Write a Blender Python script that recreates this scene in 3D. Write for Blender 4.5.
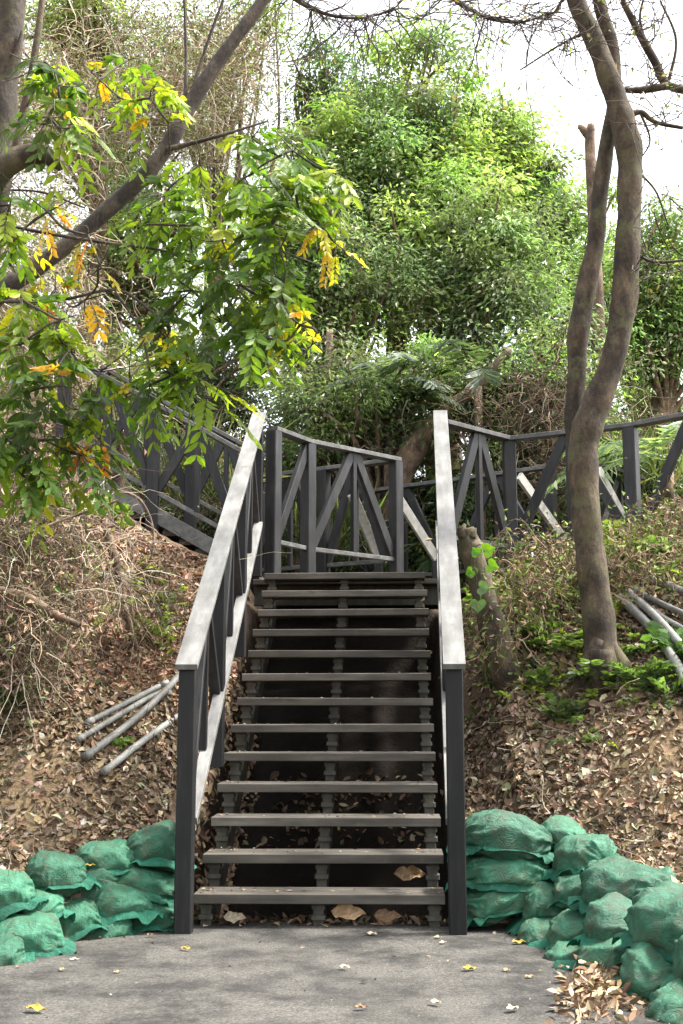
import bpy, math, random
import numpy as np
from mathutils import Vector
random.seed(7); rng = np.random.default_rng(7)
scene = bpy.context.scene
for o in list(bpy.data.objects): bpy.data.objects.remove(o)
R = math.radians
# ------------------------------------------------------------------ camera
F_PX, PIT, YAW, H = 1212.37, 0.16528, -0.043947, 1.2
cam = bpy.data.cameras.new('camera'); camo = bpy.data.objects.new('camera', cam)
scene.collection.objects.link(camo); scene.camera = camo
cam.sensor_fit = 'VERTICAL'; cam.sensor_height = 36.0; cam.lens = F_PX/1024*36.0
cam.clip_end = 500; cam.clip_start = 0.05
camo.location = (0, 0, H); camo.rotation_euler = (math.pi/2+PIT, 0, -YAW)
# ------------------------------------------------------------------ world, sun, exposure
SUN_EL, SUN_AZ = R(58), R(78)      # azimuth measured from +Y towards +X
w = bpy.data.worlds.new('World'); scene.world = w; w.use_nodes = True
nt = w.node_tree; bg = nt.nodes['Background']
sky = nt.nodes.new('ShaderNodeTexSky'); sky.sky_type = 'NISHITA'; sky.sun_disc = False
sky.sun_elevation = SUN_EL; sky.sun_rotation = SUN_AZ
sky.air_density = 1.0; sky.dust_density = 4.0; sky.ozone_density = 1.0
hs = nt.nodes.new('ShaderNodeHueSaturation'); hs.inputs['Saturation'].default_value = 0.22; hs.inputs['Value'].default_value = 1.65
nt.links.new(sky.outputs[0], hs.inputs['Color']); nt.links.new(hs.outputs[0], bg.inputs['Color'])
bg.inputs['Strength'].default_value = 0.15
sun = bpy.data.lights.new('sun', 'SUN'); sun.energy = 3.8; sun.angle = R(9); sun.color = (1.0, 0.95, 0.87)
suno = bpy.data.objects.new('sun', sun); scene.collection.objects.link(suno)
sd = Vector((math.sin(SUN_AZ)*math.cos(SUN_EL), math.cos(SUN_AZ)*math.cos(SUN_EL), math.sin(SUN_EL)))
suno.rotation_euler = sd.to_track_quat('Z', 'Y').to_euler()
scene.view_settings.view_transform = 'Standard'; scene.view_settings.look = 'None'
scene.view_settings.gamma = 1; scene.view_settings.use_curve_mapping = False
scene.view_settings.exposure = 1.35
scene.render.engine = 'CYCLES'

# ------------------------------------------------------------------ pixel <-> world helpers
def ray(px, py):
    u = (px-341.5)/F_PX; v = -(py-512)/F_PX
    cp, sp = math.cos(PIT), math.sin(PIT)
    y, z = cp-sp*v, sp+cp*v
    c, s = math.cos(YAW), math.sin(YAW)
    return np.array([c*u+s*y, -s*u+c*y, z])
def at(px, py, Y):
    d = ray(px, py); k = Y/d[1]
    return np.array([d[0]*k, Y, H+d[2]*k])
def sm(a, b, x):
    t = np.clip((x-a)/(b-a), 0, 1); return t*t*(3-2*t)
_nr = np.random.default_rng(3)
_K = [(_nr.normal(size=2), _nr.uniform(0, 6.28)) for _ in range(40)]
def wob(x, y, s, a=0, n=8):        # cheap smooth 2-D noise, about -1..1
    r = 0
    for k, p in _K[a:a+n]: r = r+np.sin((x*k[0]+y*k[1])*s*1.6+p+1.3*np.sin((x*k[1]-y*k[0])*s+p*2))
    return r/n*1.6
def side_l(x, y):                  # metres outside the path / stair, on the left
    e = np.where(y < 7.25, -1.25-(7.25-y)*0.72, -1.30)
    e = np.maximum(e, -3.4); return e-x
def side_r(x, y):
    e = np.where(y < 7.3, 0.88+(7.3-np.maximum(y, 0))*0.09, 0.88-np.clip(y-7.3, 0, .5)*0.8); return x-e
def height(x, y):
    x = np.asarray(x, float); y = np.asarray(y, float)
    base = 0.63*np.clip(y-7.45, 0, 3.45)
    u = (x > -1.3) & (x < .45)
    base = base-0.72*sm(-1.30, -1.18, x)*(1-sm(.32, .44, x))*sm(7.42, 7.8, y)*(1-sm(11.2, 11.6, y))-.28*sm(9.7, 11, y)*sm(.4, 1.0, x)  # trench added under the steps to keep light off the ground there
    l = np.clip(side_l(x, y), 0, 50); r = np.clip(side_r(x, y), 0, 50)
    up = sm(7.2, 9.5, y)
    zl = .30*sm(.05, .32, l)+(.12+.30*up)*np.clip(l, 0, 2.6)+.42*np.clip(l-1.0, 0, 5)*sm(8.0, 11.5, y)
    zr = .36*sm(.08, .38, r)+(.10+.30*up)*np.clip(r, 0, 2.4)+.10*np.clip(r-2.4, 0, 12)
    far = .55*np.clip(-x-2.0, 0, 9)*sm(11.5, 18, y)+.10*np.clip(y-13, 0, 40)*sm(13, 20, y)
    d = np.maximum(l, r)+np.clip(y-7.4, 0, 1)
    nz = wob(x, y, 1.6)*.05+wob(x, y, 5, 8)*.025+wob(x, y, 13, 16)*.012
    # earth mounds
    m = .17*np.exp(-(((x+2.35)/.30)**2+((y-8.0)/.38)**2))+.14*np.exp(-(((x-1.75)/.42)**2+((y-8.0)/.35)**2))
    back = 1-sm(0, -8, y)*0
    return base+zl+zr+far+m+nz*sm(0.02, .3, d)-.012*(1-sm(0.0, .1, d))*0-.02
def ground_px(px, py, y0=4.5, y1=25):
    d = ray(px, py); ys = np.arange(y0, y1, .02)
    k = ys/d[1]; x = d[0]*k; z = H+d[2]*k
    g = z-height(x, ys); i = np.where(g < 0)[0]
    if len(i) == 0: return np.array([x[-1], ys[-1], z[-1]])
    i = i[0]; return np.array([x[i], ys[i], float(height(x[i], ys[i]))])

# ------------------------------------------------------------------ object helpers
C = scene.collection
def link(name, mesh, mats, parent=None):
    o = bpy.data.objects.new(name, mesh); C.objects.link(o)
    for m in (mats if isinstance(mats, (list, tuple)) else [mats]): mesh.materials.append(m)
    if parent is not None: o.parent = parent
    return o
def tag(o, label=None, cat=None, group=None, kind=None):
    if label: o['label'] = label
    if cat: o['category'] = cat
    if group: o['group'] = group
    if kind: o['kind'] = kind
    return o
def thing(name, label, cat, group=None, loc=(0, 0, 0)):
    o = bpy.data.objects.new(name, None); C.objects.link(o); o.location = [float(v) for v in loc]; o.empty_display_size = .1
    return tag(o, label, cat, group)
class MB:
    def __init__(s, org=(0, 0, 0)): s.V = []; s.Fs = []; s.col = []; s.n = 0; s.org = np.array(org, float); s.sm = False
    def add(s, v, f, col=None):
        v = np.asarray(v, float).reshape(-1, 3)
        s.V.append(v)
        f = np.asarray(f, int)
        s.Fs.append(f+s.n); s.n += len(v)
        if col is not None:
            c = np.asarray(col, float)
            if c.ndim == 1: c = np.tile(c, (len(v), 1))
            s.col.append(c)
    def bar(s, a, b, wd, ht, up=(0, 0, 1)):
        a = np.array(a, float); b = np.array(b, float); d = b-a; d /= np.linalg.norm(d)
        up = np.array(up, float)
        if abs(d@up) > .98: up = np.array([0, 1., 0])
        r = np.cross(d, up); r /= np.linalg.norm(r); u = np.cross(r, d)
        be = min(wd, ht)*.07
        prof = [(-wd/2+be, -ht/2), (wd/2-be, -ht/2), (wd/2, -ht/2+be), (wd/2, ht/2-be), (wd/2-be, ht/2), (-wd/2+be, ht/2), (-wd/2, ht/2-be), (-wd/2, -ht/2+be)]
        v = [p+r*x+u*z for p in (a, b) for x, z in prof]
        f4 = [(i, (i+1) % 8, 8+(i+1) % 8, 8+i) for i in range(8)]
        s.add(v, f4); k = s.n-16
        s.Fs.append(np.array([[k+7, k+6, k+5, k+4], [k+7, k+4, k+3, k+0], [k+3, k+2, k+1, k+0]]))
        s.Fs.append(np.array([[k+12, k+13, k+14, k+15], [k+8, k+11, k+12, k+15], [k+8, k+9, k+10, k+11]]))
    def box(s, c, d, rot=0):
        c = np.array(c, float); d = np.array(d, float)/2
        cs, sn = math.cos(rot), math.sin(rot)
        ax = np.array([cs, sn, 0])*d[0]
        s.bar(c-ax, c+ax, d[1]*2, d[2]*2)
    def tube(s, pts, rad, sides=10, rough=0, smooth=6, seed=0, cap=True):
        pts = np.array(pts, float); rad = np.array(rad, float)*np.ones(len(pts))
        if smooth > 1 and len(pts) > 2:
            P = []; Q = []
            ext = np.vstack([2*pts[0]-pts[1], pts, 2*pts[-1]-pts[-2]])
            for i in range(len(pts)-1):
                p0, p1, p2, p3 = ext[i:i+4]
                for t in np.arange(smooth)/smooth:
                    P.append(.5*((2*p1)+(-p0+p2)*t+(2*p0-5*p1+4*p2-p3)*t*t+(-p0+3*p1-3*p2+p3)*t**3)); Q.append(rad[i]*(1-t)+rad[i+1]*t)
            P.append(pts[-1]); Q.append(rad[-1]); pts = np.array(P); rad = np.array(Q)
        n = len(pts); tn = np.gradient(pts, axis=0); tn /= np.linalg.norm(tn, axis=1)[:, None]+1e-9
        ref = np.array([0.31, .9, .3]) if abs(tn[0][1]) < .8 else np.array([1., 0, .2])
        v = []
        ph = np.arange(sides)*2*np.pi/sides
        for i in range(n):
            a = np.cross(tn[i], ref); a /= np.linalg.norm(a); b = np.cross(tn[i], a)
            k = 1.0
            if rough:
                k = 1+rough*(np.sin(ph*3+i*.5+seed)*.4+np.sin(ph*2-i*.31+seed*2)*.5+np.sin(ph*5+i*.9)*.3+.5*np.sin(i*.7+seed))
            v.append(pts[i]+(np.cos(ph)*rad[i]*k)[:, None]*a+(np.sin(ph)*rad[i]*k)[:, None]*b)
        f = [(i*sides+j, i*sides+(j+1) % sides, (i+1)*sides+(j+1) % sides, (i+1)*sides+j) for i in range(n-1) for j in range(sides)]
        s.add(np.vstack(v), f)
        if cap:
            for e, o in ((0, 1), (n-1, -1)):
                k = s.n; s.V.append(pts[e][None]+0); s.n += 1
                st = k-n*sides+e*sides if e == 0 else k-sides
                if e == n-1: st = base_k+(n-1)*sides
                else: base_k = k-n*sides; st = base_k
                s.Fs.append(np.array([[k, st+(j+1) % sides, st+j] if o == 1 else [k, st+j, st+(j+1) % sides] for j in range(sides)]))
        s.sm = True
    def mesh(s, name, smooth=None):
        V = np.vstack(s.V)-s.org
        me = bpy.data.meshes.new(name)
        nl = sum(f.size for f in s.Fs); nf = sum(len(f) for f in s.Fs)
        me.vertices.add(len(V)); me.vertices.foreach_set('co', V.astype(np.float32).ravel())
        me.loops.add(nl); me.loops.foreach_set('vertex_index', np.concatenate([f.ravel() for f in s.Fs]).astype(np.int32))
        tot = np.concatenate([np.full(len(f), f.shape[1]) for f in s.Fs]); st = np.concatenate([[0], np.cumsum(tot)[:-1]])
        me.polygons.add(nf); me.polygons.foreach_set('loop_start', st.astype(np.int32))
        try: me.polygons.foreach_set('loop_total', tot.astype(np.int32))
        except Exception: pass
        me.polygons.foreach_set('use_smooth', np.full(nf, bool(s.sm if smooth is None else smooth)))
        me.update(calc_edges=True)
        if s.col:
            c = np.vstack(s.col)
            if len(c) == len(V):
                a = me.color_attributes.new('col', 'FLOAT_COLOR', 'POINT')
                a.data.foreach_set('color', np.hstack([c[:, :3], np.ones((len(c), 1))]).astype(np.float32).ravel())
        me.validate()
        return me
    def build(s, name, mat, parent=None, smooth=None):
        if parent is not None: s.org = np.array(parent.location)
        o = link(name, s.mesh(name, smooth), mat, parent)
        if parent is None: o.location = s.org
        return o

# ------------------------------------------------------------------ materials
def newmat(name):
    m = bpy.data.materials.new(name); m.use_nodes = True
    return m, m.node_tree, m.node_tree.nodes, m.node_tree.links, m.node_tree.nodes['Principled BSDF']
def N(nt, t, **kw):
    n = nt.nodes.new(t)
    for k, v in kw.items():
        if k in n.inputs: n.inputs[k].default_value = v
        else: setattr(n, k, v)
    return n
def noise_ramp(nt, scale, stops, vec=None, detail=6, rough=.6, coord='Object', stretch=None):
    tc = N(nt, 'ShaderNodeTexCoord'); mp = N(nt, 'ShaderNodeMapping')
    if stretch: mp.inputs['Scale'].default_value = stretch
    nt.links.new(tc.outputs[coord], mp.inputs[0])
    n = N(nt, 'ShaderNodeTexNoise', Scale=scale, Detail=detail, Roughness=rough)
    nt.links.new(mp.outputs[0], n.inputs['Vector'])
    r = N(nt, 'ShaderNodeValToRGB'); e = r.color_ramp.elements
    e[0].position, e[0].color = stops[0][0], (*stops[0][1], 1)
    e[1].position, e[1].color = stops[-1][0], (*stops[-1][1], 1)
    for p, c in stops[1:-1]:
        x = e.new(p); x.color = (*c, 1)
    nt.links.new(n.outputs['Fac'], r.inputs[0])
    return r, n, mp
def bump(nt, src, bsdf, strength=.3, dist=.01):
    b = N(nt, 'ShaderNodeBump', Strength=strength, Distance=dist)
    nt.links.new(src, b.inputs['Height']); nt.links.new(b.outputs[0], bsdf.inputs['Normal']); return b
def mat_wood(name, c0, c1, c2, rough=.55, coat=0.0, sc=18, stretch=(1, 1, 1), spots=None):
    m, nt, nd, lk, b = newmat(name)
    r, n, mp = noise_ramp(nt, sc, [(.25, c0), (.5, c1), (.75, c2)], stretch=stretch)
    r2, n2, _ = noise_ramp(nt, 3.0, [(.35, (.75,)*3), (.65, (1.15,)*3)])
    mx = N(nt, 'ShaderNodeMix', data_type='RGBA', blend_type='MULTIPLY'); mx.inputs[0].default_value = 1
    lk.new(r.outputs[0], mx.inputs[6]); lk.new(r2.outputs[0], mx.inputs[7])
    out = mx.outputs[2]
    oi = N(nt, 'ShaderNodeObjectInfo'); mr_ = N(nt, 'ShaderNodeMapRange'); lk.new(oi.outputs['Random'], mr_.inputs['Value']); mr_.inputs['To Min'].default_value = .8; mr_.inputs['To Max'].default_value = 1.22
    vs = N(nt, 'ShaderNodeVectorMath', operation='SCALE'); lk.new(out, vs.inputs[0]); lk.new(mr_.outputs[0], vs.inputs['Scale']); out = vs.outputs[0]
    if spots:
        r3, n3, _ = noise_ramp(nt, 9.0, [(.60, (0, 0, 0)), (.70, (1, 1, 1))], detail=8, rough=.7)
        m3 = N(nt, 'ShaderNodeMix', data_type='RGBA'); lk.new(r3.outputs[0], m3.inputs[0]); lk.new(out, m3.inputs[6]); m3.inputs[7].default_value = (*spots, 1); out = m3.outputs[2]
    lk.new(out, b.inputs['Base Color']); b.inputs['Roughness'].default_value = rough; b.inputs['Specular IOR Level'].default_value = .3
    n4 = N(nt, 'ShaderNodeTexNoise', Scale=140, Detail=3); lk.new(mp.outputs[0], n4.inputs['Vector'])
    bump(nt, n4.outputs['Fac'], b, .25, .003)
    return m
M = {}
M['post'] = mat_wood('post_paint', (.007, .007, .0075), (.012, .012, .0125), (.024, .0235, .023), .55, stretch=(1, 1, .12))
M['postg'] = mat_wood('fence_paint', (.015, .015, .0155), (.026, .026, .027), (.045, .045, .044), .5, stretch=(1, 1, .15))
M['rail'] = mat_wood('rail_plank', (.115, .112, .104), (.185, .182, .172), (.27, .267, .255), .55, stretch=(1, .15, .3), spots=(.10, .098, .075))
M['pale'] = mat_wood('sunlit_tone_plank', (.28, .27, .24), (.40, .39, .35), (.52, .50, .46), .55)  # rail colour raised: sunlight painted onto planks that lie in shade
M['tread'] = mat_wood('tread_plank', (.05, .043, .034), (.09, .08, .066), (.15, .135, .115), .62, stretch=(.12, 1, 1), spots=(.10, .085, .062))
M['block'] = mat_wood('stringer_wood', (.04, .036, .028), (.065, .06, .047), (.10, .092, .075), .75, stretch=(1, 1, .4))
M['pipe'] = mat_wood('conduit_plastic', (.13, .13, .115), (.19, .19, .175), (.25, .25, .235), .6, sc=12, spots=(.10, .08, .05))
def mat_bark(name, c0, c1, c2, sc=9, moss=None):
    m, nt, nd, lk, b = newmat(name)
    r, n, mp = noise_ramp(nt, sc, [(.3, c0), (.5, c1), (.7, c2)], detail=10, rough=.7, stretch=(1, 1, .45))
    out = r.outputs[0]
    r5, n5, _ = noise_ramp(nt, 4.5, [(.40, (.45, .43, .42)), (.52, (.95, .93, .9)), (.64, (1.6, 1.55, 1.45))], detail=8, rough=.65)
    mx = N(nt, 'ShaderNodeMix', data_type='RGBA', blend_type='MULTIPLY'); mx.inputs[0].default_value = 1
    lk.new(out, mx.inputs[6]); lk.new(r5.outputs[0], mx.inputs[7]); out = mx.outputs[2]
    r6, n6, _ = noise_ramp(nt, 55, [(.35, (.6, .6, .6)), (.5, (1, 1, 1)), (.66, (1.5, 1.5, 1.45))], detail=6, rough=.8, stretch=(1, 1, .5))
    mx6 = N(nt, 'ShaderNodeMix', data_type='RGBA', blend_type='MULTIPLY'); mx6.inputs[0].default_value = 1
    lk.new(out, mx6.inputs[6]); lk.new(r6.outputs[0], mx6.inputs[7]); out = mx6.outputs[2]
    if moss:
        r3, n3, _ = noise_ramp(nt, 5, [(.5, (0, 0, 0)), (.62, (1, 1, 1))], detail=9, rough=.75)
        m3 = N(nt, 'ShaderNodeMix', data_type='RGBA'); lk.new(r3.outputs[0], m3.inputs[0]); lk.new(out, m3.inputs[6]); m3.inputs[7].default_value = (*moss, 1); out = m3.outputs[2]
    lk.new(out, b.inputs['Base Color']); b.inputs['Roughness'].default_value = .85
    wv = N(nt, 'ShaderNodeTexNoise', Scale=38, Detail=8, Roughness=.7)
    mp2 = N(nt, 'ShaderNodeMapping'); mp2.inputs['Scale'].default_value = (1.2, 1.2, .8); tc = N(nt, 'ShaderNodeTexCoord'); lk.new(tc.outputs['Object'], mp2.inputs[0]); lk.new(mp2.outputs[0], wv.inputs['Vector'])
    bump(nt, wv.outputs['Fac'], b, .8, .012)
    return m
M['bark'] = mat_bark('grey_bark', (.022, .015, .009), (.058, .040, .024), (.12, .092, .058), moss=(.085, .08, .036))
M['barkdark'] = mat_bark('dark_bark', (.04, .03, .024), (.075, .06, .048), (.13, .105, .085))
M['barkbrown'] = mat_bark('brown_bark', (.09, .06, .04), (.16, .11, .075), (.25, .18, .13))
M['stump'] = mat_bark('stump_bark', (.035, .026, .016), (.08, .06, .038), (.15, .12, .078), moss=(.075, .08, .03))
def mat_leaf(name, trans=.45, rough=.45, gain=1.0, spec=.5):
    m, nt, nd, lk, b = newmat(name)
    a = N(nt, 'ShaderNodeAttribute', attribute_name='col')
    tc = N(nt, 'ShaderNodeTexCoord'); n = N(nt, 'ShaderNodeTexNoise', Scale=30, Detail=2)
    lk.new(tc.outputs['Object'], n.inputs['Vector'])
    mr = N(nt, 'ShaderNodeMapRange'); mr.inputs['From Min'].default_value = .3; mr.inputs['From Max'].default_value = .7; mr.inputs['To Min'].default_value = .8*gain; mr.inputs['To Max'].default_value = 1.2*gain
    lk.new(n.outputs['Fac'], mr.inputs['Value'])
    mx = N(nt, 'ShaderNodeVectorMath', operation='SCALE'); lk.new(a.outputs['Color'], mx.inputs[0]); lk.new(mr.outputs[0], mx.inputs['Scale'])
    lk.new(mx.outputs[0], b.inputs['Base Color']); b.inputs['Roughness'].default_value = rough; b.inputs['Specular IOR Level'].default_value = spec
    t = N(nt, 'ShaderNodeBsdfTranslucent'); tm = N(nt, 'ShaderNodeMix', data_type='RGBA', blend_type='MULTIPLY'); tm.inputs[0].default_value = 1
    lk.new(mx.outputs[0], tm.inputs[6]); tm.inputs[7].default_value = (1.5, 1.6, .7, 1) if name == 'green_leaf' else (1.15, 1.45, .8, 1); lk.new(tm.outputs[2], t.inputs['Color'])
    ms = N(nt, 'ShaderNodeMixShader'); ms.inputs[0].default_value = trans
    lk.new(b.outputs[0], ms.inputs[1]); lk.new(t.outputs[0], ms.inputs[2]); lk.new(ms.outputs[0], nd['Material Output'].inputs[0])
    return m
M['leaf'] = mat_leaf('green_leaf', .5, .45, 1.0, .35)
M['leaffar'] = mat_leaf('tree_leaf', .5, .38, 1.0, .6)
def mat_attr(name, rough=.8, gain=1.0):
    m, nt, nd, lk, b = newmat(name)
    a = N(nt, 'ShaderNodeAttribute', attribute_name='col')
    lk.new(a.outputs['Color'], b.inputs['Base Color']); b.inputs['Roughness'].default_value = rough; b.inputs['Specular IOR Level'].default_value = .25
    return m
M['dry'] = mat_attr('dry_leaf', .7); M['twig'] = mat_attr('dry_twig', .85)
def mat_ground():
    m, nt, nd, lk, b = newmat('forest_soil')
    r, n, mp = noise_ramp(nt, 4, [(.3, (.055, .038, .026)), (.5, (.10, .07, .047)), (.7, (.17, .12, .08))], detail=12, rough=.7)
    tc = N(nt, 'ShaderNodeTexCoord'); out = r.outputs[0]
    r2, n2, _ = noise_ramp(nt, 22, [(.3, (.15, .105, .06)), (.7, (.31, .225, .13))], detail=8, rough=.7)
    for (cx, cy, rad) in ((-2.35, 7.8, .75), (1.72, 7.95, .72)):     # bare sandy earth
        vm = N(nt, 'ShaderNodeVectorMath', operation='SUBTRACT'); lk.new(tc.outputs['Object'], vm.inputs[0]); vm.inputs[1].default_value = (cx, cy, 0)
        vm2 = N(nt, 'ShaderNodeVectorMath', operation='MULTIPLY'); lk.new(vm.outputs[0], vm2.inputs[0]); vm2.inputs[1].default_value = (1/rad, 1/rad, 0)
        ln = N(nt, 'ShaderNodeVectorMath', operation='LENGTH'); lk.new(vm2.outputs[0], ln.inputs[0])
        nn = N(nt, 'ShaderNodeTexNoise', Scale=5, Detail=8); lk.new(tc.outputs['Object'], nn.inputs['Vector'])
        ad = N(nt, 'ShaderNodeMath', operation='MULTIPLY_ADD'); lk.new(nn.outputs['Fac'], ad.inputs[0]); ad.inputs[1].default_value = .9; lk.new(ln.outputs['Value'], ad.inputs[2])
        mr = N(nt, 'ShaderNodeMapRange'); lk.new(ad.outputs[0], mr.inputs['Value']); mr.inputs['From Min'].default_value = 1.15; mr.inputs['From Max'].default_value = 1.5; mr.inputs['To Min'].default_value = 1; mr.inputs['To Max'].default_value = 0
        mx = N(nt, 'ShaderNodeMix', data_type='RGBA'); lk.new(mr.outputs[0], mx.inputs[0]); lk.new(out, mx.inputs[6]); lk.new(r2.outputs[0], mx.inputs[7]); out = mx.outputs[2]
    sx = N(nt, 'ShaderNodeSeparateXYZ'); lk.new(tc.outputs['Object'], sx.inputs[0])      # soil under the steps painted near black as shade
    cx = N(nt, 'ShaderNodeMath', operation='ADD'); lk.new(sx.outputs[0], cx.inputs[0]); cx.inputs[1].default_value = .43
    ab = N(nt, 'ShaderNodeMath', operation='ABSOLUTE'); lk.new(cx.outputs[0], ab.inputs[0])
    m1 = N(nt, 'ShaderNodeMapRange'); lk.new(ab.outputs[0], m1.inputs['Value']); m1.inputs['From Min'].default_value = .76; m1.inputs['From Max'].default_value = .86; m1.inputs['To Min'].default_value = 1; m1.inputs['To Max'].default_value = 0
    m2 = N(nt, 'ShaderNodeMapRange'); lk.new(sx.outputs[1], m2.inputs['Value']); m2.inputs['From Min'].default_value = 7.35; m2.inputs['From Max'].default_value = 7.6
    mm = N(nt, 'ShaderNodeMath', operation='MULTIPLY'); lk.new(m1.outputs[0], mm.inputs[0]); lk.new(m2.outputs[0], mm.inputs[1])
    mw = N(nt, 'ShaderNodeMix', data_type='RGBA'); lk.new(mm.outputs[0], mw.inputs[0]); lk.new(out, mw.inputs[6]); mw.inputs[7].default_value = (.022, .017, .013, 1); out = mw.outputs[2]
    lk.new(out, b.inputs['Base Color']); b.inputs['Roughness'].default_value = .95; b.inputs['Specular IOR Level'].default_value = .2
    n3 = N(nt, 'ShaderNodeTexNoise', Scale=35, Detail=8, Roughness=.7); lk.new(tc.outputs['Object'], n3.inputs['Vector'])
    bump(nt, n3.outputs['Fac'], b, 1, .03)
    return m
M['soil'] = mat_ground()
def mat_asphalt():
    m, nt, nd, lk, b = newmat('asphalt')
    r, n, mp = noise_ramp(nt, 75, [(.38, (.012, .0115, .011)), (.5, (.056, .054, .050)), (.64, (.175, .168, .155))], detail=8, rough=.9)
    r2, n2, _ = noise_ramp(nt, 2.6, [(.40, (.33, .31, .28)), (.5, (.95, .92, .86)), (.58, (1.4, 1.35, 1.26))], detail=12, rough=.72)
    mx = N(nt, 'ShaderNodeMix', data_type='RGBA', blend_type='MULTIPLY'); mx.inputs[0].default_value = 1
    lk.new(r.outputs[0], mx.inputs[6]); lk.new(r2.outputs[0], mx.inputs[7]); lk.new(mx.outputs[2], b.inputs['Base Color'])
    b.inputs['Roughness'].default_value = .85
    v = N(nt, 'ShaderNodeTexNoise', Scale=110, Detail=5, Roughness=.8); lk.new(mp.outputs[0], v.inputs['Vector']); bump(nt, v.outputs['Fac'], b, .8, .012)
    return m
M['asphalt'] = mat_asphalt()
def mat_bag(mname, stops, tr_):
    m, nt, nd, lk, b = newmat(mname)
    r, n, mp = noise_ramp(nt, 9, stops, detail=10, rough=.75)
    oi = N(nt, 'ShaderNodeObjectInfo'); hv = N(nt, 'ShaderNodeHueSaturation')
    mr = N(nt, 'ShaderNodeMapRange'); lk.new(oi.outputs['Random'], mr.inputs['Value']); mr.inputs['To Min'].default_value = .75; mr.inputs['To Max'].default_value = 1.2
    lk.new(mr.outputs[0], hv.inputs['Value']); lk.new(r.outputs[0], hv.inputs['Color']); lk.new(hv.outputs[0], b.inputs['Base Color'])
    b.inputs['Roughness'].default_value = .6; tl = N(nt, 'ShaderNodeBsdfTranslucent'); lk.new(hv.outputs[0], tl.inputs['Color']); ms = N(nt, 'ShaderNodeMixShader'); ms.inputs[0].default_value = tr_; lk.new(b.outputs[0], ms.inputs[1]); lk.new(tl.outputs[0], ms.inputs[2]); lk.new(ms.outputs[0], nd['Material Output'].inputs[0])
    w1 = N(nt, 'ShaderNodeTexWave', Scale=110, Distortion=.6); w2 = N(nt, 'ShaderNodeTexWave', Scale=110, Distortion=.6, bands_direction='Y')
    lk.new(mp.outputs[0], w1.inputs['Vector']); lk.new(mp.outputs[0], w2.inputs['Vector'])
    ad = N(nt, 'ShaderNodeMath', operation='ADD'); lk.new(w1.outputs['Fac'], ad.inputs[0]); lk.new(w2.outputs['Fac'], ad.inputs[1])
    b1 = N(nt, 'ShaderNodeBump', Strength=.25, Distance=.003); lk.new(ad.outputs[0], b1.inputs['Height'])
    n3 = N(nt, 'ShaderNodeTexNoise', Scale=17, Detail=8, Distortion=2.2, Roughness=.65); lk.new(mp.outputs[0], n3.inputs['Vector'])
    b2 = N(nt, 'ShaderNodeBump', Strength=.8, Distance=.022); lk.new(n3.outputs['Fac'], b2.inputs['Height']); lk.new(b1.outputs[0], b2.inputs['Normal']); lk.new(b2.outputs[0], b.inputs['Normal'])
    return m
M['bag'] = mat_bag('green_mesh_fabric', [(.30, (.085, .08, .045)), (.42, (.05, .11, .06)), (.54, (.028, .155, .085)), (.74, (.11, .27, .17))], .12)
M['hem'] = mat_bag('loose_green_mesh', [(.30, (.018, .12, .07)), (.45, (.02, .185, .11)), (.72, (.07, .33, .21))], .4)

# ------------------------------------------------------------------ structure: ground and path
def spacing(a, b, c0, c1, fine, grow=1.09, lo=-150, hi=200):
    core = list(np.arange(c0, c1+1e-6, fine)); l = []; x = c0; s = fine
    while x > lo: s *= grow; x -= s; l.append(x)
    r = []; x = c1; s = fine
    while x < hi: s *= grow; x += s; r.append(x)
    return np.array(l[::-1]+core+r)
gx = spacing(0, 0, -4.2, 4.2, .045); gy = spacing(0, 0, 4.3, 12.5, .045)
X, Y = np.meshgrid(gx, gy); Z = height(X, Y)
nx, ny = len(gx), len(gy); idx = np.arange(nx*ny).reshape(ny, nx)
g = MB(); g.add(np.stack([X, Y, Z], -1).reshape(-1, 3), np.stack([idx[:-1, :-1], idx[:-1, 1:], idx[1:, 1:], idx[1:, :-1]], -1).reshape(-1, 4)); g.sm = True
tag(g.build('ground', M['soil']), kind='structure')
pl = MB()
ys = np.concatenate([np.arange(-30, 4, 1.0), np.arange(4, 7.40, .06)])
el = np.where(ys < 7.25, np.maximum(-1.25-(7.25-ys)*.72, -3.4), -1.3)-.05+.02*np.sin(ys*9)
er = .93+.02*np.sin(ys*7+1)+(7.3-np.clip(ys, 0, 7.3))*.09
nX = 40; tt = np.linspace(0, 1, nX)
ye = ys[:, None]+np.where(ys[:, None] > 7.3, .03*np.sin(tt[None]*23)+.02*np.sin(tt[None]*61), 0)
PX = el[:, None]*(1-tt)+er[:, None]*tt; PZ = .004+.004*np.sin(PX*3+ye*2)*np.minimum(1, np.minimum(tt, 1-tt)*8)
idx = np.arange(len(ys)*nX).reshape(len(ys), nX)
pl.add(np.stack([PX, ye, PZ], -1).reshape(-1, 3), np.stack([idx[:-1, :-1], idx[:-1, 1:], idx[1:, 1:], idx[1:, :-1]], -1).reshape(-1, 4)); pl.sm = True
tag(pl.build('path', M['asphalt']), kind='structure')

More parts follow.
